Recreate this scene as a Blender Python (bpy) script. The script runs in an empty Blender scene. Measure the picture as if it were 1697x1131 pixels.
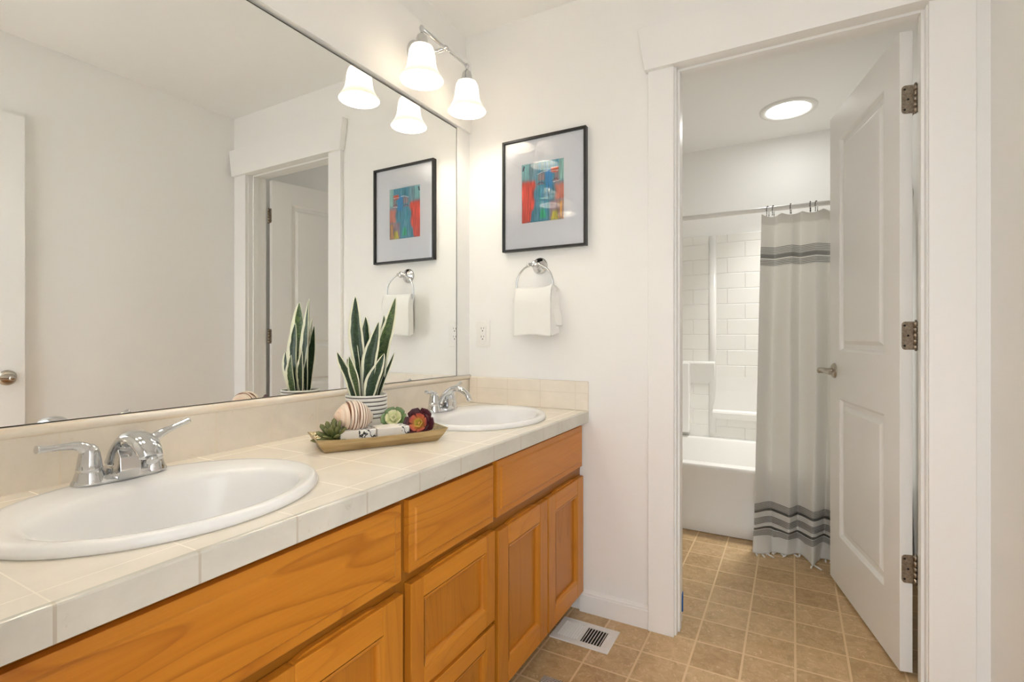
import bpy, bmesh, math, random
from mathutils import Vector, Matrix, Quaternion
PI = math.pi
random.seed(7)
S = bpy.context.scene
COL = S.collection

# ------------------------------------------------------------------ camera
cam_d = bpy.data.cameras.new('camera')
cam_d.sensor_width = 36.0
cam_d.lens = 842.2 * 36.0 / 1697.0
cam_d.shift_y = -(565.5 - 558.7) / 1697.0
cam_d.clip_start = 0.02
cam = bpy.data.objects.new('camera', cam_d)
cam.location = (1.2589, -1.8815, 1.073)
cam.rotation_euler = (PI / 2, 0, math.radians(28.92))
COL.objects.link(cam)
S.camera = cam
# ------------------------------------------------------------------ world, exposure
W = bpy.data.worlds.new('world')
S.world = W
W.use_nodes = True
W.node_tree.nodes['Background'].inputs[0].default_value = (0.93, 0.965, 1.0, 1)
W.node_tree.nodes['Background'].inputs[1].default_value = 1.45
S.view_settings.view_transform = 'Standard'
S.view_settings.look = 'None'
S.view_settings.gamma = 1.0
S.view_settings.use_curve_mapping = False
S.view_settings.exposure = 1.27
S.cycles.diffuse_bounces = 9; S.cycles.max_bounces = 14; S.cycles.glossy_bounces = 6
BULB = 31.0         # emission of each vanity bulb
TUB_LIGHT_W = 2.9   # watts of the round ceiling light over the tub

# ------------------------------------------------------------------ helpers
def mat(name, col=(0.8, 0.8, 0.8), rough=0.5, metal=0.0, **k):
    m = bpy.data.materials.new(name); m.use_nodes = True
    b = m.node_tree.nodes['Principled BSDF']
    b.inputs['Base Color'].default_value = (*col, 1)
    b.inputs['Roughness'].default_value = rough
    b.inputs['Metallic'].default_value = metal
    for kk, v in k.items():
        b.inputs[kk.replace('_', ' ')].default_value = v
    return m

class NT:
    def __init__(s, m): s.t = m.node_tree; s.n = s.t.nodes; s.b = s.n.get('Principled BSDF')
    def new(s, t, **k):
        n = s.n.new(t)
        for kk, v in k.items():
            if kk in n.inputs.keys() if hasattr(n.inputs, 'keys') else False: n.inputs[kk].default_value = v
            else: setattr(n, kk, v)
        return n
    def link(s, a, b): s.t.links.new(a, b)
    def coord(s, scale=(1, 1, 1), loc=(0, 0, 0), out='Object', rot=(0, 0, 0)):
        c = s.n.new('ShaderNodeTexCoord'); mp = s.n.new('ShaderNodeMapping')
        mp.inputs['Scale'].default_value = scale; mp.inputs['Location'].default_value = loc
        mp.inputs['Rotation'].default_value = rot
        s.link(c.outputs[out], mp.inputs[0]); return mp.outputs[0]
    def noise(s, vec, scale=5, detail=4, rough=0.5, dist=0.0):
        n = s.n.new('ShaderNodeTexNoise'); n.inputs['Scale'].default_value = scale
        n.inputs['Detail'].default_value = detail; n.inputs['Roughness'].default_value = rough
        n.inputs['Distortion'].default_value = dist
        if vec is not None: s.link(vec, n.inputs['Vector'])
        return n.outputs['Fac']
    def ramp(s, fac, stops, interp='LINEAR'):
        r = s.n.new('ShaderNodeValToRGB'); e = r.color_ramp.elements; r.color_ramp.interpolation = interp
        while len(e) < len(stops): e.new(0.5)
        for i, (p, c) in enumerate(stops):
            e[i].position = p; e[i].color = (*c, 1) if len(c) == 3 else c
        s.link(fac, r.inputs[0]); return r.outputs[0]
    def mix(s, fac, a, b, mode='MIX'):
        m = s.n.new('ShaderNodeMix'); m.data_type = 'RGBA'; m.blend_type = mode
        for sock, v in ((m.inputs['Factor'], fac), (m.inputs[6], a), (m.inputs[7], b)):
            if isinstance(v, (int, float)): sock.default_value = v
            elif isinstance(v, tuple): sock.default_value = (*v, 1)
            else: s.link(v, sock)
        return m.outputs[2]
    def math(s, op, a, b=None, c=None):
        m = s.n.new('ShaderNodeMath'); m.operation = op
        for i, v in enumerate((a, b, c)):
            if v is None: continue
            if isinstance(v, (int, float)): m.inputs[i].default_value = v
            else: s.link(v, m.inputs[i])
        return m.outputs[0]
    def sep(s, vec):
        x = s.n.new('ShaderNodeSeparateXYZ'); s.link(vec, x.inputs[0]); return x.outputs
    def bump(s, h, strength=0.3, dist=0.002):
        b = s.n.new('ShaderNodeBump'); b.inputs['Strength'].default_value = strength
        b.inputs['Distance'].default_value = dist
        s.link(h, b.inputs['Height']); s.link(b.outputs[0], s.b.inputs['Normal'])
    def color(s, c): s.link(c, s.b.inputs['Base Color'])
    def rough(s, c): s.link(c, s.b.inputs['Roughness'])
    def line(s, v, period, offset, half):
        """1 on thin lines at offset + k*period of scalar v"""
        f = s.math('FRACT', s.math('DIVIDE', s.math('SUBTRACT', v, offset), period))
        d = s.math('MINIMUM', f, s.math('SUBTRACT', 1.0, f))
        return s.math('LESS_THAN', d, half / period)

def smooth(me, on=True):
    for p in me.polygons: p.use_smooth = on

def world_inv(parent):
    M = Matrix.Identity(4); o = parent
    while o: M = o.matrix_basis @ M; o = o.parent
    return M.inverted()

def obj(name, bm, m, parent=None, local=False, sm=False, bev=0.0, seg=2, ang=35, mods=()):
    """link a bmesh as ONE mesh object. world coords unless local"""
    me = bpy.data.meshes.new(name)
    if parent is not None and not local:
        bm.transform(world_inv(parent))
    bmesh.ops.recalc_face_normals(bm, faces=bm.faces)
    bm.to_mesh(me); bm.free()
    for mm in (m if isinstance(m, (list, tuple)) else [m]): me.materials.append(mm)
    o = bpy.data.objects.new(name, me); COL.objects.link(o)
    if parent is not None: o.parent = parent
    if sm: smooth(me)
    if bev:
        b = o.modifiers.new('bevel', 'BEVEL'); b.width = bev; b.segments = seg
        b.limit_method = 'ANGLE'; b.angle_limit = math.radians(ang); b.harden_normals = False
    return o

def thing(name, label, cat, loc=(0, 0, 0), rotz=0, group=None):
    o = bpy.data.objects.new(name, None); COL.objects.link(o)
    o.empty_display_size = 0.05
    o.location = loc; o.rotation_euler = (0, 0, rotz)
    o['label'] = label; o['category'] = cat
    if group: o['group'] = group
    return o
def tag(o, label, cat, group=None):
    o['label'] = label; o['category'] = cat
    if group: o['group'] = group
    return o
def struct(name, bm, m, **k):
    o = obj(name, bm, m, **k); o['kind'] = 'structure'; return o
def dup(root, loc=None, rotz=None, label=None, parent=None):
    r = root.copy(); COL.objects.link(r)
    if parent: r.parent = parent
    if loc is not None: r.location = loc
    if rotz is not None: r.rotation_euler = (0, 0, rotz)
    if label: r['label'] = label
    for ch in list(root.children):
        c = ch.copy(); COL.objects.link(c); c.parent = r
        for g in list(ch.children):
            d = g.copy(); COL.objects.link(d); d.parent = c
    return r

def box(bm, x0, x1, y0, y1, z0, z1, M=None, mi=0):
    vs = [bm.verts.new((x, y, z)) for x in (x0, x1) for y in (y0, y1) for z in (z0, z1)]
    if M is not None:
        for v in vs: v.co = M @ v.co
    for f in ((0, 1, 3, 2), (4, 6, 7, 5), (0, 4, 5, 1), (2, 3, 7, 6), (0, 2, 6, 4), (1, 5, 7, 3)):
        fc = bm.faces.new([vs[i] for i in f]); fc.material_index = mi
    return vs
def B(*a, **k):
    bm = bmesh.new(); box(bm, *a, **k); return bm
def prism(bm, pts, d0, d1, axis='y', mi=0, M=None):
    """extrude polygon pts (2D) between d0..d1 along axis"""
    def P(a, b, d):
        v = {'x': (d, a, b), 'y': (a, d, b), 'z': (a, b, d)}[axis]
        return M @ Vector(v) if M is not None else Vector(v)
    A = [bm.verts.new(P(a, b, d0)) for a, b in pts]; C = [bm.verts.new(P(a, b, d1)) for a, b in pts]
    n = len(pts)
    f = bm.faces.new(A); f.material_index = mi
    f = bm.faces.new(C[::-1]); f.material_index = mi
    for i in range(n):
        f = bm.faces.new((A[i], C[i], C[(i + 1) % n], A[(i + 1) % n])); f.material_index = mi
def lathe(bm, prof, seg=32, M=None, mi=0, cap=(False, False), smooth_=True):
    """prof: (r, z) list about z axis"""
    rings = []
    for r, z in prof:
        if r < 1e-6:
            v = bm.verts.new((0, 0, z)); rings.append([v])
        else:
            rings.append([bm.verts.new((r * math.cos(2 * PI * i / seg), r * math.sin(2 * PI * i / seg), z)) for i in range(seg)])
    if M is not None:
        for R_ in rings:
            for v in R_: v.co = M @ v.co
    for a, b in zip(rings, rings[1:]):
        for i in range(seg):
            j = (i + 1) % seg
            if len(a) == 1 and len(b) == 1: continue
            if len(a) == 1: f = bm.faces.new((a[0], b[i], b[j]))
            elif len(b) == 1: f = bm.faces.new((a[i], a[j], b[0]))
            else: f = bm.faces.new((a[i], a[j], b[j], b[i]))
            f.material_index = mi; f.smooth = smooth_
    if cap[0] and len(rings[0]) > 1: bm.faces.new(rings[0][::-1]).material_index = mi
    if cap[1] and len(rings[-1]) > 1: bm.faces.new(rings[-1]).material_index = mi
def tube(bm, pts, rad, seg=12, closed=False, mi=0, up=(0, 0, 1), cap=True):
    """sweep; rad: number, list of numbers, or list of (side, up) radii"""
    pts = [Vector(p) for p in pts]; n = len(pts)
    if not isinstance(rad, (list, tuple)): rad = [rad] * n
    up = Vector(up); rings = []
    for i, p in enumerate(pts):
        if closed: t = pts[(i + 1) % n] - pts[i - 1]
        else: t = pts[min(i + 1, n - 1)] - pts[max(i - 1, 0)]
        t.normalize()
        s = t.cross(up)
        if s.length < 1e-3: s = t.cross(Vector((1, 0, 0)))
        s.normalize(); u = s.cross(t).normalized()
        r = rad[i]; ra, rb = r if isinstance(r, (list, tuple)) else (r, r)
        rings.append([bm.verts.new(p + s * ra * math.cos(2 * PI * k / seg) + u * rb * math.sin(2 * PI * k / seg)) for k in range(seg)])
    R2 = rings + [rings[0]] if closed else rings
    for a, b in zip(R2, R2[1:]):
        for k in range(seg):
            j = (k + 1) % seg
            f = bm.faces.new((a[k], a[j], b[j], b[k])); f.smooth = True; f.material_index = mi
    if cap and not closed:
        bm.faces.new(rings[0][::-1]).material_index = mi; bm.faces.new(rings[-1]).material_index = mi
def spline(pts, n=24):
    """catmull-rom through points (tuples of any length)"""
    P = [tuple(pts[0])] + [tuple(p) for p in pts] + [tuple(pts[-1])]
    out = []; m = len(pts) - 1
    for i in range(n + 1):
        t = i / n * m; k = min(int(t), m - 1); f = t - k
        a, b, c, d = P[k], P[k + 1], P[k + 2], P[k + 3]
        out.append(tuple(0.5 * (2 * b[j] + (c[j] - a[j]) * f + (2 * a[j] - 5 * b[j] + 4 * c[j] - d[j]) * f * f
                         + (3 * b[j] - a[j] - 3 * c[j] + d[j]) * f ** 3) for j in range(len(b))))
    return out
def grid(bm, nu, nv, fn, uv=None, mi=0, wrap=False):
    vs = [[bm.verts.new(fn(i / nu, j / nv)) for j in range(nv + 1)] for i in range(nu + 1)]
    lay = bm.loops.layers.uv.verify() if uv else None
    for i in range(nu):
        for j in range(nv):
            f = bm.faces.new((vs[i][j], vs[i + 1][j], vs[i + 1][j + 1], vs[i][j + 1]))
            f.smooth = True; f.material_index = mi
            if lay:
                for l, (a, b) in zip(f.loops, ((i, j), (i + 1, j), (i + 1, j + 1), (i, j + 1))):
                    l[lay].uv = uv(a / nu, b / nv)
    return vs
def T(x, y, z): return Matrix.Translation((x, y, z))
def R(a, ax): return Matrix.Rotation(a, 4, ax)

# ------------------------------------------------------------------ materials
def wall_paint(name, col, sc=220, st=0.06):
    m = mat(name, col, 0.55); n = NT(m)
    n.bump(n.noise(n.coord(), sc, 3), st, 0.001); return m
M_wall = wall_paint('wall_paint', (0.865, 0.862, 0.845))
M_ceil = wall_paint('ceiling_paint', (0.88, 0.877, 0.86), 120, 0.1)
M_trim = mat('trim_paint', (0.87, 0.868, 0.852), 0.32)
M_door = mat('door_paint', (0.86, 0.857, 0.838), 0.3)
M_chrome = mat('chrome', (0.66, 0.665, 0.67), 0.04, 1.0)
M_nickel = mat('satin_nickel', (0.50, 0.45, 0.39), 0.28, 1.0)
M_bronze = mat('hinge_metal', (0.30, 0.24, 0.19), 0.35, 1.0)
nn = NT(M_bronze); nn.color(nn.ramp(nn.noise(nn.coord(), 160, 5), [(0.35, (0.30, 0.25, 0.20)), (0.65, (0.48, 0.41, 0.33))]))
M_black = mat('black_frame', (0.018, 0.017, 0.016), 0.35)
M_dark = mat('dark_gap', (0.015, 0.012, 0.01), 0.7)
M_porc = mat('porcelain', (0.87, 0.87, 0.865), 0.16)
M_acryl = mat('white_acrylic', (0.82, 0.81, 0.78), 0.16)
M_mirror = mat('mirror_silver', (0.93, 0.945, 0.935), 0.0, 1.0)
M_medge = mat('mirror_edge', (0.06, 0.055, 0.04), 0.3, 0.5)
M_plastic = mat('white_plastic', (0.83, 0.82, 0.79), 0.3)
M_white = mat('white_metal', (0.80, 0.79, 0.76), 0.35)

def tile_mat(name, base, grout, rough, lines, mott=0.04, blot=None, bump=0.5):
    """lines: list of (axis, period, offset, half)"""
    m = mat(name, base, rough); n = NT(m)
    v = n.coord(); s = n.sep(v); g = None
    for ax, per, off, half in lines:
        l = n.line(s['XYZ'.index(ax)], per, off, half)
        g = l if g is None else n.math('MAXIMUM', g, l)
    nz = n.noise(v, 9, 6, 0.62, 0.6)
    c = n.ramp(nz, [(0.3, tuple(x * (1 - mott * 1.6) for x in base)), (0.7, tuple(min(1, x * (1 + mott)) for x in base))])
    if blot:
        c = n.mix(n.ramp(n.noise(v, 26, 5, 0.7, 1.5), [(0.62, (0, 0, 0)), (0.75, (1, 1, 1))]), c, blot)
    c = n.mix(g, c, grout); n.color(c)
    n.rough(n.math('ADD', n.math('MULTIPLY', g, 0.5), rough))
    n.bump(n.math('SUBTRACT', 1.0, g), bump, 0.0012)
    return m
CREAM = (0.83, 0.765, 0.67); CGR = (0.68, 0.58, 0.46)
M_ctop = tile_mat('counter_tile', (0.86, 0.80, 0.70), (0.83, 0.77, 0.67), 0.2, [('X', 0.1534, 0.512, 0.0010), ('Y', 0.1534, -0.106, 0.0010)], 0.03, bump=0.1)
M_cedge = tile_mat('counter_edge_tile', (0.64, 0.62, 0.55), (0.50, 0.45, 0.37), 0.2, [('Y', 0.1534, -0.106, 0.0018)], 0.05, (0.50, 0.46, 0.39))  # greyish veined tile, coloured darker still to carry the front edge's shade
M_bsy = tile_mat('backsplash_tile', CREAM, (0.78, 0.69, 0.57), 0.18, [('Y', 0.1534, -0.06, 0.0013)], 0.05, (0.72, 0.60, 0.46), 0.3)
M_bsx = tile_mat('backsplash_tile_end', CREAM, (0.70, 0.62, 0.52), 0.18, [('X', 0.1534, 0.510, 0.0013), ('Z', 0.30, 0.8525, 0.0012)], 0.04, None, 0.4)
M_cap = mat('backsplash_cap_glaze', (0.80, 0.72, 0.60), 0.15)
nn = NT(M_cap); nn.color(nn.ramp(nn.noise(nn.coord((30, 3, 30)), 2, 4), [(0.35, (0.80, 0.68, 0.53)), (0.6, (0.86, 0.80, 0.71))]))

# vinyl floor tiles
M_floor = mat('vinyl_tile', (0.3, 0.2, 0.1), 0.35); n = NT(M_floor)
v = n.coord(); s_ = n.sep(v)
G_ = 0.1534
def tile_id(c, off): return n.math('FLOOR', n.math('DIVIDE', n.math('SUBTRACT', c, off), G_))
cmb = n.n.new('ShaderNodeCombineXYZ'); n.link(tile_id(s_[0], 0.6526), cmb.inputs[0]); n.link(tile_id(s_[1], -0.1513), cmb.inputs[1])
wn = n.n.new('ShaderNodeTexWhiteNoise'); wn.noise_dimensions = '2D'; n.link(cmb.outputs[0], wn.inputs['Vector'])
g = n.math('MAXIMUM', n.line(s_[0], G_, 0.6526, 0.0034), n.line(s_[1], G_, -0.1513, 0.0034))
c1 = n.ramp(n.noise(v, 22, 8, 0.68, 0.8), [(0.28, (0.33, 0.205, 0.088)), (0.5, (0.52, 0.345, 0.165)), (0.72, (0.66, 0.475, 0.265))])
c2 = n.mix(n.ramp(n.noise(v, 38, 8, 0.75, 2.2), [(0.54, (0, 0, 0)), (0.64, (1, 1, 1))]), c1, (0.78, 0.60, 0.38))
c2 = n.mix(0.32, c2, n.mix(wn.outputs['Value'], (0.33, 0.20, 0.085), (0.72, 0.52, 0.29)))
n.color(n.mix(g, c2, (0.74, 0.56, 0.33)))
n.rough(n.math('ADD', n.math('MULTIPLY', n.noise(v, 30, 4), 0.2), 0.26))
n.bump(n.math('ADD', n.math('MULTIPLY', g, -1.0), n.math('MULTIPLY', n.noise(v, 60, 6), 0.35)), 0.45, 0.0012)

def wood(name, axis, tone=1.0, seed=0.0, fig=0.5):
    """varnished honey wood, grain along axis"""
    m = mat(name, (0.5, 0.25, 0.06), 0.28); n = NT(m)
    sc = {'Y': (9, 0.9, 9), 'Z': (9, 9, 0.9), 'X': (0.9, 9, 9)}[axis]
    v = n.coord(sc, (seed, seed * 0.7, seed * 1.3))
    w = n.n.new('ShaderNodeTexWave'); w.wave_type = 'RINGS'; w.rings_direction = axis
    w.inputs['Scale'].default_value = 1.5; w.inputs['Distortion'].default_value = 6.0
    w.inputs['Detail'].default_value = 2.0; w.inputs['Detail Scale'].default_value = 0.9
    n.link(v, w.inputs['Vector'])
    fine = n.noise(n.coord({'Y': (160, 3, 160), 'Z': (160, 160, 3), 'X': (3, 160, 160)}[axis]), 1.0, 4, 0.6)
    a = tuple(x * tone for x in (0.60, 0.235, 0.022)); b = tuple(x * tone for x in (0.36, 0.110, 0.008))
    base = n.ramp(n.noise(v, 1.2, 3), [(0.3, tuple(x * tone for x in (0.52, 0.185, 0.014))), (0.7, a)])
    sc2 = {'Y': (6, 0.8, 6), 'Z': (6, 6, 0.8), 'X': (0.8, 6, 6)}[axis]
    cont = n.math('FRACT', n.math('MULTIPLY', n.noise(n.coord(sc2, (seed * 2, seed, seed * .5)), 1.0, 2, 0.35), 15.0))
    line = n.ramp(cont, [(0.0, (1, 1, 1)), (0.08, (0.6, 0.6, 0.6)), (0.30, (0, 0, 0)), (0.93, (0, 0, 0)), (1.0, (1, 1, 1))])
    c = n.mix(n.math('MULTIPLY', line, fig), base, b)
    c = n.mix(0.16, c, n.ramp(fine, [(0.35, b), (0.65, a)]))
    n.color(c); n.rough(n.math('ADD', n.math('MULTIPLY', fine, 0.14), 0.24))
    n.bump(fine, 0.12, 0.0006)
    m.node_tree.nodes['Principled BSDF'].inputs['Coat Weight'].default_value = 0.12
    m.node_tree.nodes['Principled BSDF'].inputs['Specular IOR Level'].default_value = 0.3
    m.node_tree.nodes['Principled BSDF'].inputs['Coat Roughness'].default_value = 0.25
    return m
M_wy = wood('wood_grain_along', 'Y', 1.0, 1.3, 0.75)
M_wy2 = wood('wood_rail', 'Y', 1.05, 4.1, 0.35)
M_wz = wood('wood_stile', 'Z', 0.95, 2.2, 0.35)
M_wp = wood('wood_panel', 'Z', 0.84, 6.7, 0.45)
M_wf = wood('wood_frame_shaded', 'Y', 0.55, 8.2, 0.3)  # tone lowered: contact shadow around the fronts is put into the wood colour

# ------------------------------------------------------------------ structure
CZ = 2.405; WX = 1.741; YF = 1.95; TL = 0.21
bm = B(-0.15, 1.95, -3.3, 2.1, -0.06, 0.0); struct('floor', bm, M_floor)
bm = B(-0.15, 1.95, -1.915, 2.1, CZ, CZ + 0.08); struct('ceiling', bm, M_ceil)
struct('wall_left', B(-0.15, -0.012, -1.915, 0.115, 0, CZ), M_wall)
bm = bmesh.new()
box(bm, -0.012, 0.875, 0, 0.115, 0, CZ); box(bm, 1.618, WX, 0, 0.115, 0, CZ); box(bm, 0.875, 1.618, 0, 0.115, 2.065, CZ)
struct('wall_back', bm, M_wall)
struct('wall_right', B(WX, 1.95, -1.915, 2.1, 0, CZ), M_wall)
bm = bmesh.new()
box(bm, -0.012, 0.92, -1.915, -1.80, 0, CZ); box(bm, 0.92, WX, -1.915, -1.80, 2.05, CZ)
struct('wall_near', bm, M_wall)
struct('wall_far', B(TL - 0.12, WX, YF, 2.1, 0, CZ), M_wall)
struct('wall_far_left', B(TL - 0.12, TL, 0.115, YF, 0, CZ), M_wall)

# door casing of the tub-room door (flared header board)
bm = bmesh.new()
box(bm, 0.7962, 0.8876, -0.018, 0.0, 0, 2.041)
box(bm, 1.6026, 1.707, -0.018, 0.0, 0, 2.041)
struct('trim_1', bm, M_trim, bev=0.0015)
bm = bmesh.new()
prism(bm, [(0.787, 2.041), (1.716, 2.041), (1.7405, 2.20), (0.762, 2.20)], -0.034, 0.0, 'y')
for v in bm.verts:
    pass
struct('trim_2', bm, M_trim, bev=0.0015)
# jambs with stops
bm = bmesh.new()
box(bm, 0.875, 0.893, -0.001, 0.117, 0, 2.047); box(bm, 1.600, 1.618, -0.001, 0.117, 0, 2.047)
box(bm, 0.875, 1.618, -0.001, 0.117, 2.047, 2.065)
box(bm, 0.893, 0.900, 0.028, 0.060, 0, 2.047); box(bm, 1.592, 1.600, 0.028, 0.060, 0, 2.047)
box(bm, 0.900, 1.592, 0.028, 0.060, 2.038, 2.047)
struct('trim_3', bm, M_trim, bev=0.001)
# board above the mirror and the strip beside it
struct('trim_4', B(-0.012, 0.0155, -1.80, 0.0, 1.9705, 2.283), M_wall, bev=0.002)
struct('trim_5', B(-0.012, 0.0035, -0.094, 0.0, 0.902, 1.9705), M_wall)
# entry doorway trim behind the camera
bm = bmesh.new()
box(bm, 0.92, 0.938, -1.916, -1.799, 0, 2.035); box(bm, 0.938, 1.705, -1.916, -1.799, 2.035, 2.05)
struct('trim_6', bm, M_trim)
# baseboards
def baseboard(name, x0, x1):
    bm = bmesh.new()
    prism(bm, [(0.0, 0.0), (-0.013, 0.0), (-0.013, 0.066), (-0.0105, 0.069), (-0.0105, 0.074), (-0.008, 0.077), (-0.005, 0.083), (0.0, 0.083)], x0, x1, 'x')
    return struct(name, bm, M_trim)
baseboard('baseboard_back', 0.528, 0.7962)
bm = B(WX - 0.013, WX, -0.94, -0.02, 0, 0.083); struct('baseboard_right', bm, M_trim, bev=0.003)
bm = B(WX - 0.013, WX, 0.117, 1.05, 0, 0.083); struct('baseboard_far', bm, M_trim, bev=0.003)

# ------------------------------------------------------------------ doors
def panel_door(bm, w, h, t, panels, depth=0.013, mold=0.030):
    """slab x 0..w, y 0..t ; recessed moulded panels on both faces"""
    for face, y0, sgn in ((0, 0.0, 1), (1, t, -1)):
        xs = sorted({0, w} | {p[0] for p in panels} | {p[1] for p in panels})
        zs = sorted({0, h} | {p[2] for p in panels} | {p[3] for p in panels})
        def inside(a, b, c, d): return any(p[0] <= a and b <= p[1] and p[2] <= c and d <= p[3] for p in panels)
        cache = {}
        def V(x, y, z):
            k = (round(x, 5), round(y, 5), round(z, 5))
            if k not in cache: cache[k] = bm.verts.new((x, y, z))
            return cache[k]
        for a, b in zip(xs, xs[1:]):
            for c, d in zip(zs, zs[1:]):
                if not inside(a, b, c, d):
                    bm.faces.new((V(a, y0, c), V(b, y0, c), V(b, y0, d), V(a, y0, d)))
        for (a, b, c, d) in panels:
            rings = [(0, 0), (0.006, 0.004), (0.012, depth), (mold, depth * 1.05), (mold + 0.014, depth * 0.25), (mold + 0.017, depth * 0.2)]
            prev = None
            for ins, dp in rings:
                cur = [V(x, y0 + sgn * dp, z) for x, z in ((a + ins, c + ins), (b - ins, c + ins), (b - ins, d - ins), (a + ins, d - ins))]
                if prev:
                    for i in range(4):
                        bm.faces.new((prev[i], prev[(i + 1) % 4], cur[(i + 1) % 4], cur[i]))
                prev = cur
            bm.faces.new(prev)
        if face == 0: c0 = cache
        else: c1 = cache
    P = [(0, 0), (w, 0), (w, h), (0, h)]
    # rim between faces (bridging all border verts)
    def border(c, y): 
        pts = [v for k, v in c.items() if abs(k[1] - y) < 1e-6 and (k[0] in (0, w) or k[2] in (0, round(h, 5)) or abs(k[0]-w) < 1e-5)]
        return sorted(pts, key=lambda v: math.atan2(v.co.z - h / 2, v.co.x - w / 2))
    b0, b1 = border(c0, 0.0), border(c1, t)
    for i in range(len(b0)):
        bm.faces.new((b0[i], b0[(i + 1) % len(b0)], b1[(i + 1) % len(b1)], b1[i]))

def lever(parent, M, flip=1, lm=M_nickel, zc=0.92):
    """rosette + stem + lever; local frame: out of the door = -y, lever along flip*x"""
    bm = bmesh.new()
    lathe(bm, [(0.0, 0.012), (0.018, 0.012), (0.026, 0.009), (0.032, 0.003), (0.033, 0.0), (0.0, 0.0)], 28, M @ R(PI / 2, 'X'))
    o = obj('handle', bm, lm, parent, local=True)
    bm = bmesh.new()
    lathe(bm, [(0.011, 0.0), (0.010, 0.03), (0.012, 0.045), (0.012, 0.062), (0.008, 0.066), (0.0, 0.067)], 16, M @ R(PI / 2, 'X'))
    pts = spline([(0, -0.052, 0), (flip * 0.02, -0.056, 0.002), (flip * 0.05, -0.056, 0.003), (flip * 0.08, -0.052, -0.002), (flip * 0.1, -0.046, -0.004)], 14)
    tube(bm, [M @ Vector(p) for p in pts], [(0.006, 0.009 + 0.001 * math.sin(i)) for i in range(15)], 10)
    obj('lever', bm, lm, o, local=True)

# door into the tub room: hinge corner A (1.556,.126), far corner (1.405,.789)
d1 = thing('door_1', '', 'door', (1.556, 0.126, 0.012), math.atan2(0.663, -0.151))
del d1['label']; del d1['category']; d1['kind'] = 'structure'
bm = bmesh.new()
panel_door(bm, 0.68, 2.028, 0.0345, [(0.118, 0.562, 0.215, 0.80), (0.118, 0.562, 1.0, 1.90)])
bm.transform(Matrix.Scale(-1, 4, (0, 1, 0)))   # thickness to the hinge side (-y local = +x world)
obj('door_slab', bm, M_door, d1, local=True)
lever(d1, T(0.622, 0.0, 0.915) @ R(PI, 'Z'), 1)
lever(d1, T(0.622, -0.0345, 0.915), -1)
def hinge(parent, loc, zc, rot=0.0):
    h = bpy.data.objects.new('hinge', None); COL.objects.link(h); h.parent = parent
    h.location = (*loc, zc); h.rotation_euler = (0, 0, rot); h.empty_display_size = 0.02
    return h
# hinges sit on the slab's hinge-side edge face (local x=0 plane); plates 89 mm tall
def hinge_parts(parent):
    bm = bmesh.new()          # leaf on the door edge, rounded corners (in local y,z at x=0)
    pts = []
    for cx, cz, a0 in ((-0.0125, 0.0335, 90), (-0.0125, -0.0335, 180)):
        for k in range(6):
            a = math.radians(a0 + k * 18)
            pts.append((cx, cz, a))
    # outline: knuckle side at y=-0.0345, free side at y=-0.004
    out = [(-0.0355, 0.0445), (-0.0355, -0.0445)]
    for k in range(6):
        a = -PI / 2 + k * PI / 10; out.append((-0.0155 + 0.011 * math.cos(a), -0.0335 + 0.011 * math.sin(a)))
    for k in range(6):
        a = k * PI / 10; out.append((-0.0155 + 0.011 * math.cos(a), 0.0335 + 0.011 * math.sin(a)))
    prism(bm, out, -0.0022, 0.0006, 'x')
    h = obj('hinge', bm, M_bronze, parent, local=True, bev=0.0004)
    bm = bmesh.new()
    for z0, z1 in ((-0.0445, -0.028), (-0.0265, -0.0095), (-0.008, 0.008), (0.0095, 0.0265), (0.028, 0.0445)):
        tube(bm, [(-0.004, -0.0415, z0), (-0.004, -0.0415, z1)], 0.0058, 14)
    tube(bm, [(-0.004, -0.0415, -0.048), (-0.004, -0.0415, 0.049)], 0.003, 10)
    obj('knuckle', bm, M_bronze, h, local=True)
    for y, z in ((-0.0125, 0.032), (-0.022, 0.0), (-0.0125, -0.032)):
        bm = bmesh.new(); lathe(bm, [(0.0, 0.0008), (0.0022, 0.0004), (0.0036, 0.0)], 12, T(-0.0022, y, z) @ R(-PI / 2, 'Y'))
        obj('screw', bm, M_dark, h, local=True)
    bm = bmesh.new()
    box(bm, -0.0035, 0.0275, -0.0435, -0.0415, -0.0445, 0.0445)
    ob = obj('jamb_leaf', bm, M_bronze, h, local=True)
    return h
h0 = hinge_parts(d1); h0.location = (0, 0, 1.812)
for zc in (1.065, 0.327):
    dup(h0, (0, 0, zc), parent=d1)

# entry door, swung open against the right wall (seen in the mirror)
d2 = thing('door_2', '', 'door', (1.700, -0.978, 0.012), -PI / 2)
del d2['label']; del d2['category']; d2['kind'] = 'structure'
bm = bmesh.new(); panel_door(bm, 0.76, 2.03, 0.035, [(0.12, 0.64, 0.215, 0.80), (0.12, 0.64, 1.0, 1.90)])
obj('door_slab', bm, M_door, d2, local=True)
lever(d2, T(0.058, 0.0, 0.885), 1)

# ------------------------------------------------------------------ vanity
van = thing('vanity_cabinet', 'honey-stained wooden vanity cabinet below the tiled countertop with two sinks', 'cabinet', (0.27, -0.9, 0))
FX = 0.5255; DX = 0.5438; CL = -1.795
bm = bmesh.new()
box(bm, 0.003, FX - 0.02, CL, -0.002, 0.075, 0.09); box(bm, 0.003, 0.012, CL, -0.002, 0.09, 0.735)
for y in (CL, -1.056, -0.680, -0.020): box(bm, 0.012, FX - 0.02, y, y + 0.016, 0.09, 0.735)
obj('carcass', bm, M_wf, van)
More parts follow.
